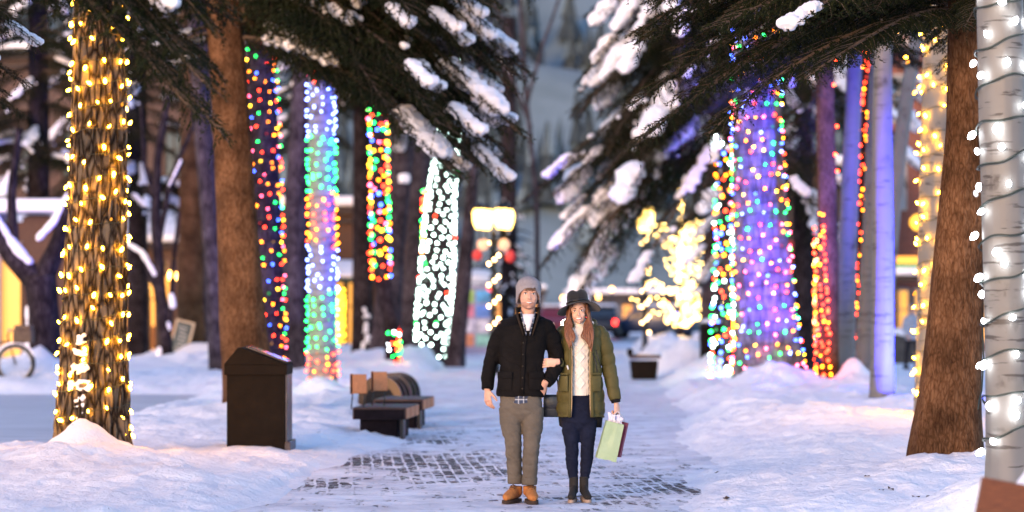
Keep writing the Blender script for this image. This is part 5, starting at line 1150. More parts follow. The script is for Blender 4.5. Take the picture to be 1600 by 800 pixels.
# t-shirt and shirt at the throat
mb = MB(); mb.loft([(m_(0, 519).z, .045, -.134, .014, .012), (m_(0, 509).z, .045, -.116, .032, .018), (m_(0, 500).z, .046, -.080, .046, .03), (m_(0, 493).z, .048, -.035, .056, .045)], 18); mb.build('t_shirt', fabric('white_cotton', (.72, .72, .74), bump=.1), man)
PLAID = bpy.data.materials.new('plaid_shirt'); PLAID.use_nodes = True; t = PLAID.node_tree; N = t.nodes; L = t.links
tc = N.new('ShaderNodeTexCoord'); sp = N.new('ShaderNodeSeparateXYZ'); L.new(tc.outputs['Object'], sp.inputs[0]); prev = None
cm = (.03, .045, .085, 1)
for ax_, fr, thr, colr in (('X', 150, .72, (.45, .48, .52, 1)), ('Z', 150, .72, (.45, .48, .52, 1)), ('X', 75, .93, (.02, .02, .03, 1)), ('Z', 75, .93, (.02, .02, .03, 1))):
    mu = N.new('ShaderNodeMath'); mu.operation = 'MULTIPLY'; mu.inputs[1].default_value = fr; L.new(sp.outputs[ax_], mu.inputs[0]); si = N.new('ShaderNodeMath'); si.operation = 'SINE'; L.new(mu.outputs[0], si.inputs[0])
    gt = N.new('ShaderNodeMath'); gt.operation = 'GREATER_THAN'; gt.inputs[1].default_value = thr; L.new(si.outputs[0], gt.inputs[0]); mh = N.new('ShaderNodeMath'); mh.operation = 'MULTIPLY'; mh.inputs[1].default_value = .6; L.new(gt.outputs[0], mh.inputs[0])
    mx = N.new('ShaderNodeMix'); mx.data_type = 'RGBA'; L.new(mh.outputs[0], mx.inputs[0]); mx.inputs[7].default_value = colr
    if prev: L.new(prev.outputs[2], mx.inputs[6])
    else: mx.inputs[6].default_value = cm
    prev = mx
L.new(prev.outputs[2], N['Principled BSDF'].inputs['Base Color']); N['Principled BSDF'].inputs['Roughness'].default_value = .85
mb = MB()
for s in (-1, 1):
    mb.tube([Vector((.048 + s * .060, .01, m_(0, 488).z)), Vector((.048 + s * .055, -.062, m_(0, 495).z)), Vector((.046 + s * .040, -.116, m_(0, 506).z)), Vector((.047 + s * .014, -.150, m_(0, 526).z))], [(.006, .016), (.007, .020), (.007, .020), (.005, .012)], 8)
mb.build('shirt_collar', PLAID, man)
mb = MB(); mb.loft([(m_(0, 638).z, -.005, -.095, .050, .012), (m_(0, 630).z, -.012, -.106, .062, .018), (m_(0, 612).z, -.01, -.100, .062, .02)], 18); mb.build('shirt_tail', PLAID, man)
# jacket
JK = fabric('black_waxed_cotton', (.003, .0028, .003), (.0075, .0062, .006), .85, bs=60, bump=.25, ns=5, dist=.004)
mb = MB(); z = lambda py: (787 - py) * k_
mb.loft([(z(622), -.015, .0, .197, .135), (z(616), -.014, .0, .200, .138), (z(600), -.012, .0, .190, .134), (z(580), -.008, .0, .182, .130), (z(560), -.004, .0, .184, .132), (z(540), .004, .0, .200, .138), (z(522), .010, .0, .212, .142), (z(510), .016, .004, .216, .135), (z(504), .022, .012, .196, .112), (z(500), .028, .020, .165, .095), (z(496), .036, .035, .125, .075), (z(492), .044, .045, .090, .055)], 44, pw=2.3)
mb.ell(m_(790, 515, .004), (.078, .095, .074), 24, 16); mb.ell(m_(853, 515, .004), (.080, .095, .074), 24, 16)
limb(mb, [m_(796, 519), m_(781, 528), m_(769, 562, .03), m_(763, 590, .01), m_(761.5, 611, -.02)], [.060, .074, .064, .058, .052], 20)
limb(mb, [m_(848, 519), m_(861, 529, .01), m_(869.5, 566, .045), m_(862, 588, -.03), m_(853.5, 601, -.095)], [.060, .074, .066, .060, .052], 20)
jk = put('jacket', remesh(mb, 'jacket', JK, .0065, 5, .6, wrinkle(.0070, (6, 6, 12), 3)), man)
mb = MB()
for s in (-1, 1):
    mb.tube([Vector((.048 + s * .05, .085, z(486))), Vector((.048 + s * .092, .03, z(487))), Vector((.047 + s * .088, -.05, z(494))), Vector((.046 + s * .066, -.128, z(508))), Vector((.046 + s * .036, -.156, z(526)))], [(.010, .020), (.010, .026), (.010, .028), (.009, .026), (.005, .01)], 10)
mb.build('jacket_collar', fabric('brown_corduroy', (.028, .018, .012), rough=.9), man)
mb = MB(); mb.tube([Vector((.03, -.140, z(524))), Vector((.012, -.146, z(545))), Vector((.006, -.141, z(580))), Vector((-.004, -.146, z(618)))], [(.016, .0035)] * 4, 8, up=(1, 0, 0)); pl_ = mb.build('front_placket', JK, man)
for py in (538, 556, 574, 592, 609):
    mb = MB(); mb.ell((.008 - (py - 538) * .0001, -.150, z(py)), (.007, .003, .007), 10, 6); mb.build('button', mat('button_brass', (.03, .022, .014), .3, metal=.6), pl_)
for s, px in ((-1, 789), (1, 838)):
    mb = MB(); mb.box((m_(px, 0).x, -.122, z(588)), (.13, .012, .055), Matrix.Rotation(s * .35, 3, 'Z')); mb.box((m_(px, 0).x, -.116, z(601)), (.125, .012, .11), Matrix.Rotation(s * .35, 3, 'Z')); mb.build('pocket', JK, man, True, bevel=.005)
# trousers
TR = fabric('taupe_twill', (.088, .076, .060), (.118, .102, .082), .85, bs=30, bump=.25, ns=7, dist=.006)
mb = MB(); mb.loft([(z(662), -.003, -.0, .05, .06), (z(656), -.003, -.0, .11, .09), (z(648), -.005, .0, .155, .112), (z(640), -.010, .0, .176, .122), (z(622), -.012, .0, .172, .118), (z(606), -.012, .0, .165, .112)], 36, pw=2.3)
limb(mb, [m_(797, 640), m_(798, 665, -.015), m_(802, 694, -.035), m_(803, 722, -.005), m_(805, 757, .01)], [.094, .088, .070, .066, .060], 20)
limb(mb, [m_(832, 640), m_(832, 665, -.03), m_(830.5, 694, -.07), m_(828.5, 722, -.06), m_(827, 758, -.05)], [.094, .088, .070, .066, .060], 20)
put('trousers', remesh(mb, 'trousers', TR, .0060, 3, .5, wrinkle(.0045, (8, 8, 24), 9)), man)
for c, r in ((m_(805, 752, .01), .064), (m_(827, 753, -.05), .064)):
    mb = MB(); mb.tube([c + Vector((0, 0, -.034)), c + Vector((0, 0, -.02)), c + Vector((.003, 0, .018)), c + Vector((0, 0, .032))], [r * .94, r, r * 1.02, r * .95], 22); mb.build('cuff', TR, man)
# boots
BT = mat('tan_nubuck', (.40, .155, .035), .8, col2=(.30, .11, .025), nscale=30, bump=.2, bscale=80, dist=.004); SOLE = mat('dark_sole', (.03, .016, .009), .9); LACE = mat('brown_lace', (.09, .045, .02), .8)
def boot(c, yaw, name, m, sole, s=1.0, heel=0.0, hgt=.13, slim=1.0, lace=True):
    rt = Matrix.Rotation(R(yaw), 3, 'Z'); mb = MB(); c = Vector(c); f = lambda x, y, zz: c + rt @ Vector((x, y, zz)) * s
    ln = [(-.19, .028, .020, .026), (-.165, .034, .037, .034), (-.12, .042, .047 * slim, .042), (-.06, .055, .045 * slim, .055), (0, .065, .042 * slim, .066), (.05, .062, .040 * slim, .062), (.085, .055, .034 * slim, .052)]
    q = [f(0, y, zc + .016 + heel * sm((y + .09) / .12)) for y, zc, rx, rz_ in ln]; mb.tube(q, [(rx * s, rz_ * s * .86) for y, zc, rx, rz_ in ln], 16, up=(1, 0, 0))
    mb.tube([f(0, .03, .06 + heel), f(0, .03, hgt + heel)], [.052 * s * slim, .054 * s * slim], 16)
    r = put(name, remesh(mb, name, m, .006, 3), man if m is BT else woman)
    mb = MB(); out = [(-.205, 0), (-.203, .012), (-.196, .024), (-.183, .034), (-.165, .041), (-.14, .046), (-.11, .048), (-.05, .043), (.02, .039), (.06, .038), (.082, .031), (.093, .018), (.096, 0)]
    pr = [(x * slim, y) for y, x in out] + [(-x * slim, y) for y, x in reversed(out[1:-1])]; n = len(pr)
    vs = [f(x, y, 0) for x, y in pr] + [f(x * .96, y * .98, .027 + heel * sm((y + .09) / .12)) for x, y in pr]
    if 0: vs[:n] = [f(x, y, 0 if y > .03 or y < -.06 else .006 + heel * .5 * sm((y + .09) / .12)) for x, y in pr]
    mb.add(vs, [tuple(range(n)), tuple(range(2 * n - 1, n - 1, -1))] + [(i, (i + 1) % n, n + (i + 1) % n, n + i) for i in range(n)]); mb.build('sole', sole, r, False)
    if lace:
        mb = MB()
        for k in range(5): y = -.10 + .026 * k; zz = .082 + .017 * k; mb.tube([f(-.026, y, zz), f(0, y - .008, zz + .012), f(.026, y, zz)], .004 * s, 6)
        mb.tube([f(0, -.03, .14), f(.03, -.06, .125), f(.02, -.07, .10)], .003, 5); mb.build('lace', LACE, r)
boot(Vector((m_(804, 0).x, .0, 0)), -24, 'boot', BT, SOLE, 1.0); boot(Vector((m_(828.5, 0).x, -.05, .0)), 8, 'boot', BT, SOLE, 1.04)

# ===== the woman
WY = 20.03; kw = WY / F
def f_(px, py, y=0): return Vector(((px - 905) * kw, y, (784 - py) * kw))
woman = empty('person', (PX(905, WY), WY, .012), 'smiling woman in black felt hat, olive puffer parka, cream cable sweater and navy jeans', 'person')
zw = lambda py: (784 - py) * kw
HW = f_(903.5, 488, -.03); RW = Matrix.Rotation(R(-3), 3, 'Z') @ Matrix.Rotation(R(-5), 3, 'Y')
mb = MB(); head(mb, (0, 0, 0), .93, True, .85); mb.v = [tuple(HW + RW @ Vector(v)) for v in mb.v]
limb(mb, [f_(904, 520, .02), f_(904, 508, .01), f_(904, 496, .0)], [.055, .047, .045])
mb.loft([(zw(650), .0, 0, .12, .085), (1.0, 0, 0, .11, .08), (1.2, 0, 0, .12, .085), (1.34, 0, 0, .13, .07), (1.41, 0, .01, .06, .05)], 24)
limb(mb, [f_(882, 524), f_(876, 560, .05), f_(872, 572, -.09), f_(869, 566, -.165)], [.04, .030, .024, .022])
limb(mb, [f_(932, 522), f_(952, 576, .03), f_(962, 630, -.03)], [.04, .030, .022])
hand(mb, f_(869, 566, -.170), (-1, -.05, -.10), (-.05, -1, .12), .3, .92, thumb=-1, curls=(.22, .28, .32, .38))
hand(mb, f_(962.5, 631, -.03), (.12, -.05, -1), (.8, -.6, 0), .95, .88, thumb=-1, curls=(1.0, 1.05, 1.1, 1.1))
for (h, kn, ky, an, ay) in (((893, 640), (893.5, 700), -.04, (895.5, 755), -.02), ((917, 640), (918, 700), -.02, (913.5, 755), .0)):
    limb(mb, [f_(*h), f_(kn[0], kn[1], ky), f_(an[0], an[1], ay)], [.05, .03, .018])
put('body', remesh(mb, 'body', SKIN_W, .004, 1, .5), woman)
face(woman, HW, .93, mat('iris_brown', (.04, .022, .014), .2), mat('brow_dark', (.05, .025, .015), .8), mat('lips_w', (.50, .12, .11), .4), 1.9, RW)
# hat
HATM = mat('black_felt', (.008, .008, .009), .9, noise_=.2, bump=.15, bscale=100, dist=.003, sheen=.15)
mb = MB(); n = 48; vs = []; rings = []
prof = [(.182, -.020, 1), (.174, -.014, 1), (.130, .000, .6), (.098, .006, .2), (.094, .014, 0), (.092, .05, 0), (.089, .085, 0), (.080, .112, 0), (.060, .126, 0), (.03, .128, 0), (.004, .120, 0)]
HC = HW + Vector((0, .016, .048)); RH = Matrix.Rotation(R(-7), 3, 'Y') @ Matrix.Rotation(R(-12), 3, 'X')
for r, zz, br_ in prof:
    for k in range(n):
        a = 2 * PI * k / n; ca, sa = math.cos(a), math.sin(a); y = sa * r * 1.06; x = ca * r * (.97 if br_ == 0 else 1)
        zv = zz - br_ * (.030 * ca * ca - .012 * max(0, -sa) + .006 * math.sin(3 * a + 1))
        if r < .085 and zz > .1: zv -= .018 * math.exp(-(x / .02) ** 2) * (1 if r > .01 else 1)
        vs.append(HC + RH @ Vector((x, y, zv)))
fs = [(i * n + k, i * n + (k + 1) % n, (i + 1) * n + (k + 1) % n, (i + 1) * n + k) for i in range(len(prof) - 1) for k in range(n)]; fs.append(tuple((len(prof) - 1) * n + k for k in range(n)))
mb.add(vs, fs); hat = mb.build('hat', HATM, woman); hm_ = hat.modifiers.new('t', 'SOLIDIFY'); hm_.thickness = .005
mb = MB(); 
for r_ in (0,):
    q = [HC + RH @ Vector((math.cos(2 * PI * k / 30) * .0955 * .97, math.sin(2 * PI * k / 30) * .0955 * 1.06, .026)) for k in range(31)]; mb.tube(q, [(.003, .013)] * 31, 6, up=(0, 0, 1)) if 0 else mb.tube(q, .008, 8)
mb.build('hat_band', mat('black_ribbon', (.004, .004, .005), .4), hat)
# hair
mb = MB(); rnd = random.Random(3)
def lock(pts, r0):
    limb(mb, pts, [r0 * .8, r0, r0 * .95, r0 * .25] if len(pts) == 4 else [r0 * .7, r0, r0, r0 * .9, r0 * .25], 9, sub=5)
for s in (-1, 1):
    for k in range(17):
        o = rnd.uniform(-1, 1); q = rnd.uniform(0, 1); x0 = s * (.062 + .014 * q); wv = rnd.uniform(0, 6)
        ln = (.27 if s < 0 else .29) + .05 * o
        pts = [HW + Vector((x0, -.030 + .07 * q, .052)), HW + Vector((s * (.078 + .014 * q), -.048 + .05 * q, -.03)), HW + Vector((s * (.080 + .012 * o + .018 * math.sin(k * .8)), -.075, -.115)), HW + Vector((s * (.075 + .028 * o) + .026 * math.sin(k * .8 + 1.5), -.120, -.20)), HW + Vector((s * (.052 + .025 * o) + (0 if s < 0 else .03), -.142, -ln))]
        lock(pts, .0092 * rnd.uniform(.8, 1.3))
mb.ell(HW + Vector((0, .045, .02)), (.085, .075, .10), 20, 14)
for k in range(8): x = lerp(-.07, .07, k / 7); mb.tube([HW + Vector((x * .9, -.066 + 4 * x * x, .058)), HW + Vector((x * 1.1, -.055 + 5 * x * x, .035 - abs(x) * .2))], [.010, .004], 6) if abs(x) > .045 else None
mb.build('hair', mat('auburn_hair', (.10, .034, .013), .5, col2=(.22, .08, .03), nscale=14, nstretch=(6, 6, 1), bump=.4, bscale=60, dist=.004), woman)
# sweater with cables
SWM = fabric('cream_cable_knit', (.66, .63, .57), bs=150, bump=.4, noise_=.06, dist=.003)
mb = MB(); n = 150; vs = []; tab = [(zw(619), .118, .098), (zw(612), .120, .100), (zw(590), .112, .094), (zw(565), .110, .096), (zw(545), .118, .110), (zw(530), .120, .104), (zw(520), .105, .088), (zw(515), .080, .070), (zw(512), .056, .056), (zw(505), .052, .054), (zw(501), .054, .056), (zw(499.5), .050, .052)]
zz = tab[0][0]; zl_ = []
while zz < tab[-1][0]: zl_.append(zz); zz += .0045
zl_.append(tab[-1][0])
for zz in zl_:
    rx = interp([(a, b) for a, b, c in tab], zz); ry = interp([(a, c) for a, b, c in tab], zz)
    for k in range(n):
        a = 2 * PI * k / n; x = math.cos(a) * rx; d = 0
        if zz > tab[-4][0] or zz < zw(608): d = .0022 * math.cos(a * 46)
        else:
            ph = (zz * 9.2) % 1; dm = abs(abs(ph - .5) * 2 * .042 - abs(x)); d += .007 * math.exp(-(dm / .0075) ** 2)
            ph2 = (zz * 9.2 + .5) % 1; 
            for s in (-1, 1): d += .0055 * math.exp(-((x - s * .070 + .006 * math.sin(zz * 110)) / .008) ** 2)
            d += .0012 * math.sin(zz * 420) * math.cos(a * 70)
        vs.append((x * (1 + d / rx * .6), math.sin(a) * (ry + d) - .0, zz))
fs = [(i * n + k, i * n + (k + 1) % n, (i + 1) * n + (k + 1) % n, (i + 1) * n + k) for i in range(len(zl_) - 1) for k in range(n)]
mb.add(vs, fs); mb.build('sweater', SWM, woman)
# parka: an open quilted shell
PK = fabric('olive_nylon', (.062, .056, .020), (.090, .080, .030), .5, bs=22, bump=.4, ns=5, dist=.008)
def parka_shell():
    mb = MB(); NA = 90; vs = []; tab = [(zw(652), .196, .150, .078), (zw(640), .202, .158, .074), (zw(620), .196, .152, .072), (zw(595), .178, .142, .072), (zw(570), .168, .138, .070), (zw(545), .172, .146, .073), (zw(528), .182, .142, .078), (zw(518), .184, .125, .082), (zw(512), .160, .108, .080), (zw(507), .120, .095, .072)]
    z0, z1 = tab[0][0], tab[-1][0]; NZ = 110; cx0 = [(zw(652), .010), (zw(560), .012), (zw(507), .012)]
    for j in range(NZ):
        zz = lerp(z0, z1, j / (NZ - 1)); rx, ry, gp = (interp([(q[0], q[i]) for q in tab], zz) for i in (1, 2, 3)); cx = interp(cx0, zz)
        a0 = -PI / 2 + math.asin(min(.95, gp / rx)); a1 = -PI / 2 - math.asin(min(.95, gp / rx)) + 2 * PI
        for i in range(NA):
            a = lerp(a0, a1, i / (NA - 1)); pf = abs(math.sin(zz * PI / .105 + .5)) ** .55
            amp = .011 if zz < zw(575) or zz > zw(530) else .005
            edge = min(1, min(i, NA - 1 - i) / 5)
            d = amp * (pf - .6) * edge + .006 * n3(math.cos(a) * 5, math.sin(a) * 5, zz * 16) + .005 * n3(a * 11, zz * 28, 2)
            hem = -.022 * max(0, math.sin(a * 1.0 + .4)) * (1 - sm(j / 12)) - (.02 * math.exp(-((i - 12) / 6.) ** 2) + .02 * math.exp(-((i - NA + 12) / 6.) ** 2)) * (1 - sm(j / 10)) * 0
            ex = math.copysign(abs(math.cos(a)) ** .9, math.cos(a)); vs.append((cx + ex * (rx + d), math.sin(a) * (ry + d), zz + hem))
    fs = [(j * NA + i, j * NA + i + 1, (j + 1) * NA + i + 1, (j + 1) * NA + i) for j in range(NZ - 1) for i in range(NA - 1)]
    mb.add(vs, fs); return mb, tab
mb, ptab = parka_shell(); pk = mb.build('parka', PK, woman); s_ = pk.modifiers.new('t', 'SOLIDIFY'); s_.thickness = .022; s_.offset = -1
def sleeve(pts, rr, name):
    mb = MB(); P = [Vector(p) for p in pts]; q, r = [], []; N_ = 70; L_ = [0]
    for a, b in zip(P, P[1:]): L_.append(L_[-1] + (b - a).length)
    P2 = [P[0] * 2 - P[1]] + P + [P[-1] * 2 - P[-2]]
    for j in range(N_):
        s = L_[-1] * j / (N_ - 1); i = max(i_ for i_ in range(len(P) - 1) if L_[i_] <= s + 1e-9); t = (s - L_[i]) / (L_[i + 1] - L_[i]); a, b, c, d = P2[i:i + 4]
        q.append(.5 * ((2 * b) + (c - a) * t + (2 * a - 5 * b + 4 * c - d) * t * t + (3 * b - a - 3 * c + d) * t ** 3)); r.append(lerp(rr[i], rr[i + 1], t) + .0075 * (abs(math.sin(s * PI / .095)) ** .55 - .55))
    mb.tube(q, r, 26)
    b0 = len(mb.v); mb.v = [tuple(Vector(v) + Vector((n3(v[0] * 14, v[1] * 14, v[2] * 18), n3(v[1] * 14, v[2] * 14, v[0] * 18), 0)) * .006) for v in mb.v]
    mb.ell(P[0], rr[0] * 1.0, 20, 14); return mb.build(name, PK, woman)
sleeve([f_(936, 522, .01), f_(944, 540, .015), f_(952, 578, .03), f_(961, 626, -.03)], [.068, .068, .060, .050], 'sleeve')
sleeve([f_(880, 522, .01), f_(874, 545, .05), f_(873, 566, .05), f_(873, 570, -.08), f_(872, 567, -.138)], [.064, .060, .052, .046, .040], 'sleeve')
mb = MB(); mb.tube([f_(961, 624, -.028), f_(962.3, 630.5, -.031)], [.042, .037], 18); mb.tube([f_(872.4, 567.3, -.13), f_(870.8, 566.6, -.152)], [.036, .030], 18); mb.build('knit_cuff', fabric('black_rib_knit', (.01, .01, .011), bump=.3), woman)
# parka trim: zip edges, hood, fleece, pockets, hem lining
ZM = mat('zip_brass', (.30, .22, .14), .35, metal=.7)
for s in (-1, 1):
    mb = MB(); pts = []
    for q in ptab: pts.append(Vector((interp([(zw(652), .010), (zw(507), .012)], q[0]) + s * (q[3] + .003), -q[2] * math.sqrt(max(0, 1 - (q[3] / q[1]) ** 2)) - .008, q[0])))
    mb.tube(pts, [.0048] * len(pts), 6); mb.build('zip', ZM, woman)
    mb = MB(); mb.tube([p + Vector((s * .014, -.003, 0)) for p in pts], [(.013, .006)] * len(pts), 8, up=(1, 0, 0)); mb.build('storm_flap', PK, woman)
mb = MB(); pts = []
for k in range(15):
    a = lerp(-PI / 2 + .75, 1.5 * PI - .75, k / 14); pts.append(Vector((.010 + math.cos(a) * .112, .018 + math.sin(a) * .098, zw(509) + .022 * math.sin(a) + .01)))
for k, p in enumerate(pts): mb.ell(p, (.034, .030, .034), 14, 10)
mb.ell((.012, .10, zw(514)), (.125, .055, .085), 20, 14); limb(mb, pts, [.030] * 15, 12)
put('hood', remesh(mb, 'hood', PK, .009, 4, .6, wrinkle(.006, (9, 9, 16), 5)), woman)
mb = MB(); rnd = random.Random(8)
for s in (-1, 1):
    for k in range(34):
        t = rnd.random(); p = Vector((.008 + s * lerp(.070, .094, t) + rnd.uniform(-.010, .010), lerp(-.098, -.045, t) + rnd.uniform(-.01, .01), zw(lerp(522, 505, t)) + rnd.uniform(-.008, .008))); mb.ell(p, rnd.uniform(.010, .019), 8, 6)
put('fleece_lining', remesh(mb, 'fleece_lining', fabric('cream_fleece', (.66, .58, .50), bs=90, bump=.6), .006, 1, .5, lambda c, n: .003 * n3(c.x * 120, c.y * 120, c.z * 120)), woman)
for s, px in ((-1, 880), (1, 931)):
    mb = MB(); cx = (px - 905) * kw; mb.box((cx, -.138, zw(600)), (.082, .016, .13), Matrix.Rotation(s * .45, 3, 'Z')); mb.box((cx, -.150, zw(585)), (.088, .008, .014), Matrix.Rotation(s * .45, 3, 'Z')); mb.build('pocket', PK, woman, True, bevel=.006)
mb = MB(); mb.tube([f_(925, 553, -.146), f_(931, 570, -.147), f_(932, 582, -.148)], .0045, 6); mb.tube([f_(930, 548, -.144), f_(938, 575, -.135)], .004, 6); mb.build('drawcord', mat('black_cord', (.01, .01, .01), .6), woman)
mb = MB(); mb.loft([(zw(664), .012, .045, .176, .095), (zw(655), .012, .03, .184, .112), (zw(640), .012, .02, .180, .115)], 40); mb.v = [(x, y, z_ + (.012 * math.sin(x * 60)) * (z_ < zw(660)) + (-.02 if abs(x - .012) > .14 and z_ < zw(660) else 0)) for x, y, z_ in mb.v]; mb.build('inner_hem', fabric('dark_lining', (.016, .016, .018)), woman)
mb = MB(); mb.box(f_(886.5, 575, -.150), (.012, .006, .035), Matrix.Rotation(-.3, 3, 'Y')); mb.build('zip_pull', mat('pale_tag', (.6, .6, .6), .4), woman)
# jeans
JN = fabric('navy_denim', (.005, .007, .018), (.010, .014, .034), .85, bs=60, bump=.2, ns=10)
mb = MB(); mb.loft([(zw(678), .0, .0, .04, .05), (zw(670), .0, .0, .095, .082), (zw(660), .0, .0, .140, .10), (zw(650), .0, .0, .158, .108), (zw(630), -.0, .0, .145, .10), (zw(612), -.003, .0, .116, .088)], 36, pw=2.2)
limb(mb, [f_(891.5, 650), f_(892, 672, -.02), f_(893.5, 702, -.045), f_(893.5, 722, -.03), f_(896, 748, -.01)], [.086, .076, .056, .054, .040], 20)
limb(mb, [f_(918, 650), f_(918, 672, -.01), f_(917.5, 702, -.02), f_(916.5, 722, .0), f_(913.5, 748, .01)], [.086, .076, .056, .054, .040], 20)
put('jeans', remesh(mb, 'jeans', JN, .0058, 3, .5, wrinkle(.0045, (8, 8, 22), 14)), woman)
# ankle boots
BB = mat('black_suede', (.009, .008, .008), .85, bump=.2, bscale=90, dist=.003)
for px, yy, yaw in ((895.6, -.045, -8), (913.3, -.028, 10)):
    boot(Vector(((px - 905) * kw, yy, 0)), yaw, 'ankle_boot', BB, mat('light_sole', (.30, .22, .17), .7), .88, .02, .21, .82, False)
mb = MB(); mb.tube([Vector(((px_ - 905) * kw, 0, 0)) for px_ in (858, 858.6)], .001, 4) if 0 else mb.ell(f_(856.5, 568, -.188), (.0035, .003, .005), 8, 6); mb.build('ring', mat('silver_ring', (.7, .7, .7), .2, metal=1), woman)

# ===== the things they carry
# green paper bag with a burgundy one behind
c = W(957, 688, 19.95)
def paper_bag(c, w_, h, d, m, rz, ry, label, cat='shopping bag', tissue=False, hand_pt=None, name='shopping_bag'):
    r = empty(name, c, label, cat); rt = Matrix.Rotation(ry, 3, 'Y') @ Matrix.Rotation(rz, 3, 'Z'); mb = MB(); nx_, nz_ = 8, 10; vs = []
    for side in range(2):
        for j in range(nz_ + 1):
            for i in range(nx_ + 1):
                u, v = i / nx_ - .5, j / nz_ - .5; bulge = 1 + .12 * n3(u * 3, v * 3, side * 5); th = d * (.5 + .5 * (1 - (v + .5) * .55)) * .5 * bulge
                x = u * w_ * (1 - .10 * (v + .5)) + .003 * n3(u * 6, v * 6, 3 + side); vs.append(rt @ Vector((x, (th if side else -th), v * h + .008 * n3(u * 4, v * 4, 7) * (v < -.45))))
    def ix(s, j, i): return s * (nx_ + 1) * (nz_ + 1) + j * (nx_ + 1) + i
    fs = []
    for s in range(2):
        for j in range(nz_):
            for i in range(nx_): fs.append((ix(s, j, i), ix(s, j, i + 1), ix(s, j + 1, i + 1), ix(s, j + 1, i)))
    for j in range(nz_):
        for i in (0, nx_): fs.append((ix(0, j, i), ix(1, j, i), ix(1, j + 1, i), ix(0, j + 1, i)))
    for i in range(nx_): fs.append((ix(0, 0, i), ix(0, 0, i + 1), ix(1, 0, i + 1), ix(1, 0, i)))
    mb.add(vs, fs); mb.build('paper', m, r, False)
    if hand_pt is not None:
        for sy in (-1, 1):
            hp = Vector(hand_pt) - Vector(c); a = rt @ Vector((-w_ * .22, sy * d * .2, h * .5)); b = rt @ Vector((w_ * .22, sy * d * .2, h * .5)); mb = MB(); limb(mb, [a, a.lerp(hp, .6) + Vector((-.012, 0, 0)), hp, b.lerp(hp, .6) + Vector((.012, 0, 0)), b], [.0035] * 5, 6); mb.build('handle', mat('white_cord', (.6, .58, .62), .6), r)
    if tissue:
        mb = MB()
        for k in range(9):
            a = rt @ Vector((random.uniform(-.3, .3) * w_, 0, h * .49)); e = a + Vector((random.uniform(-.03, .03), random.uniform(-.02, .02), random.uniform(.03, .08))); s = Vector((random.uniform(.015, .03), random.uniform(-.01, .01), .0)); mb.add([a - s, a + s, e + s * .8, e - s * .6 + Vector((0, .01, .01))], [(0, 1, 2, 3)])
        mb.build('tissue', mat('white_tissue', (.62, .60, .70), .8), r, False)
    return r
hp = Vector((PX(965, WY), WY - .05, PZ(643, WY) + .0))
paper_bag(W(953.5, 689, 19.93), .165, .315, .10, mat('green_paper', (.27, .38, .22), .6, col2=(.34, .45, .28), nscale=5, bump=.1, bscale=12), R(6), R(14), 'pale green paper shopping bag held in the woman\'s hand', tissue=True, hand_pt=hp)
paper_bag(W(964.5, 685, 20.05), .13, .29, .05, mat('burgundy_paper', (.20, .02, .05), .5), R(-20), R(14), 'burgundy paper bag behind the pale green one', hand_pt=hp + Vector((0, .02, 0)))
# black handbag between them
c = W(862, 634, 20.05); r = empty('handbag', c, 'square black handbag hanging between the man and the woman', 'handbag'); LEA = mat('black_leather', (.010, .010, .013), .35, bump=.1, bscale=50)
mb = MB(); mb.box((0, 0, 0), (.145, .10, .185), taper=.93); mb.build('body', LEA, r, True, bevel=.012)
mb = MB(); mb.box((0, -.048, .03), (.13, .014, .10)); mb.build('flap', LEA, r, True, bevel=.005)
mb = MB(); limb(mb, [(-.055, 0, .08), (-.03, 0, .20), (.02, .02, .26), (.05, .02, .20), (.058, 0, .08)], [.007] * 5, 8); mb.build('handle', LEA, r)

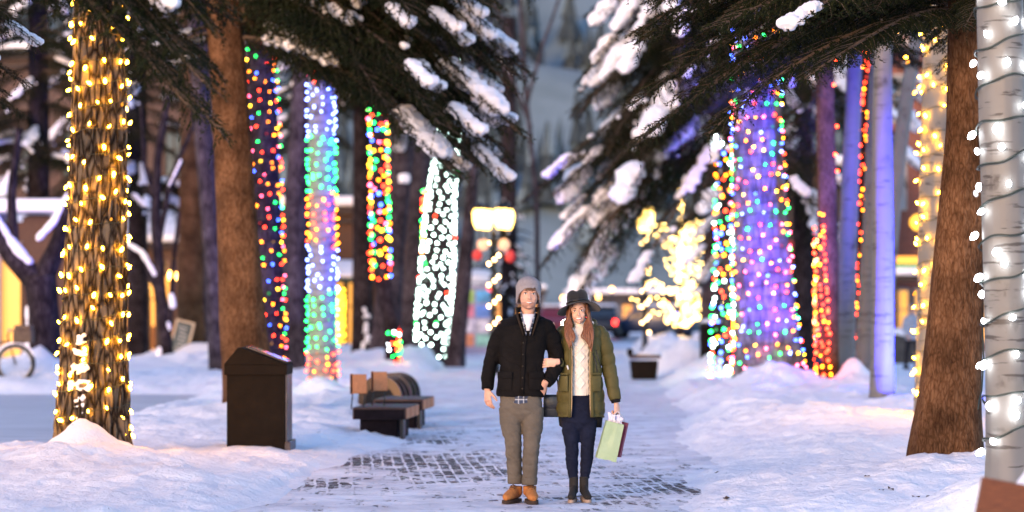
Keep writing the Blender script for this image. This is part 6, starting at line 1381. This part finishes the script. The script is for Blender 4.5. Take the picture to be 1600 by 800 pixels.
# ===== distant figures
def far_person(px, Y, h, label, coat, legs, hair, hat=None, turn=0, step=.12, carry=None):
    x = PX(px, Y); r = empty('person', (x, Y, max(0, ground_h(x, Y)) if Y < 60 else 0), label, 'person', None, R(turn)); s = h / 1.75
    def v(x, y, z): return Vector((x, y, z)) * s
    mb = MB(); mb.ell(v(0, 0, 1.64), (.075 * s, .09 * s, .11 * s), 16, 12); limb(mb, [v(0, .01, 1.48), v(0, 0, 1.58)], [.055 * s, .05 * s]); mb.ell(v(0, -.09, 1.63), .018 * s, 8, 6)
    mb.loft([(.85 * s, 0, 0, .13 * s, .09 * s), (1.2 * s, 0, 0, .13 * s, .09 * s), (1.42 * s, 0, 0, .16 * s, .09 * s), (1.5 * s, 0, 0, .06 * s, .05 * s)], 18)
    for k in (-1, 1): limb(mb, [v(k * .17, 0, 1.4), v(k * .23, .03, 1.12), v(k * .20, -.12, .92)], [.04 * s, .032 * s, .025 * s]); hand(mb, v(k * .20, -.12, .92), (0, -.4, -1), (k, 0, 0), .5, .95 * s, thumb=-k); limb(mb, [v(k * .09, 0, .88), v(k * .10, -k * step - .03, .48), v(k * .10, -k * step + .03, .06)], [.07 * s, .05 * s, .035 * s])
    put('body', remesh(mb, 'body', SKIN_M, .012, 2), r)
    mb = MB(); mb.loft([(.80 * s, 0, 0, .20 * s, .14 * s), (1.0 * s, 0, 0, .185 * s, .13 * s), (1.25 * s, 0, 0, .19 * s, .135 * s), (1.42 * s, 0, 0, .195 * s, .12 * s), (1.5 * s, 0, 0, .10 * s, .08 * s)], 24)
    for k in (-1, 1): limb(mb, [v(k * .18, 0, 1.41), v(k * .245, .03, 1.12), v(k * .205, -.11, .94)], [.072 * s, .06 * s, .048 * s])
    put('coat', remesh(mb, 'coat', coat, .014, 3, .5, wrinkle(.008, (7, 7, 14), px)), r)
    mb = MB(); mb.loft([(.78 * s, 0, 0, .15 * s, .11 * s), (.95 * s, 0, 0, .16 * s, .11 * s)], 20)
    for k in (-1, 1): limb(mb, [v(k * .09, 0, .85), v(k * .10, -k * step - .03, .48), v(k * .10, -k * step + .03, .10)], [.09 * s, .068 * s, .052 * s])
    put('trousers', remesh(mb, 'trousers', legs, .012, 2), r)
    for k in (-1, 1):
        mb = MB(); c = v(k * .10, -k * step + .03, .05); mb.tube([c + v(0, .08, 0), c + v(0, 0, .015), c + v(0, -.1, 0), c + v(0, -.17, -.015)], [.045 * s, .055 * s, .048 * s, .03 * s], 12); mb.build('boot', BB, r)
    mb = MB(); mb.ell(v(0, .02, 1.675), (.088 * s, .1 * s, .095 * s), 16, 10, fn=lambda p: Vector((p.x, p.y if p.y > -.05 * s else -.05 * s, p.z))); mb.build('hat' if hat else 'hair', hat or hair, r)
far_person(1425, 64, 1.72, 'distant person in a pale blue grey jacket and dark trousers near the red brick building', fabric('pale_blue_coat', (.30, .34, .42)), fabric('dark_trousers', (.02, .02, .025)), MATS['brown_hair'], fabric('grey_hat', (.2, .2, .22)), 25)
far_person(1252, 72, 1.68, 'distant person in a dark blue coat right of the broad violet trunk', fabric('navy_coat', (.015, .022, .05)), MATS['dark_trousers'], MATS['brown_hair'], None, -160)
far_person(768, 96, 1.7, 'distant person in a dark coat behind the street lamp post', fabric('plum_coat', (.06, .03, .05)), MATS['dark_trousers'], MATS['brown_hair'], fabric('red_hat', (.3, .03, .03)), 15)
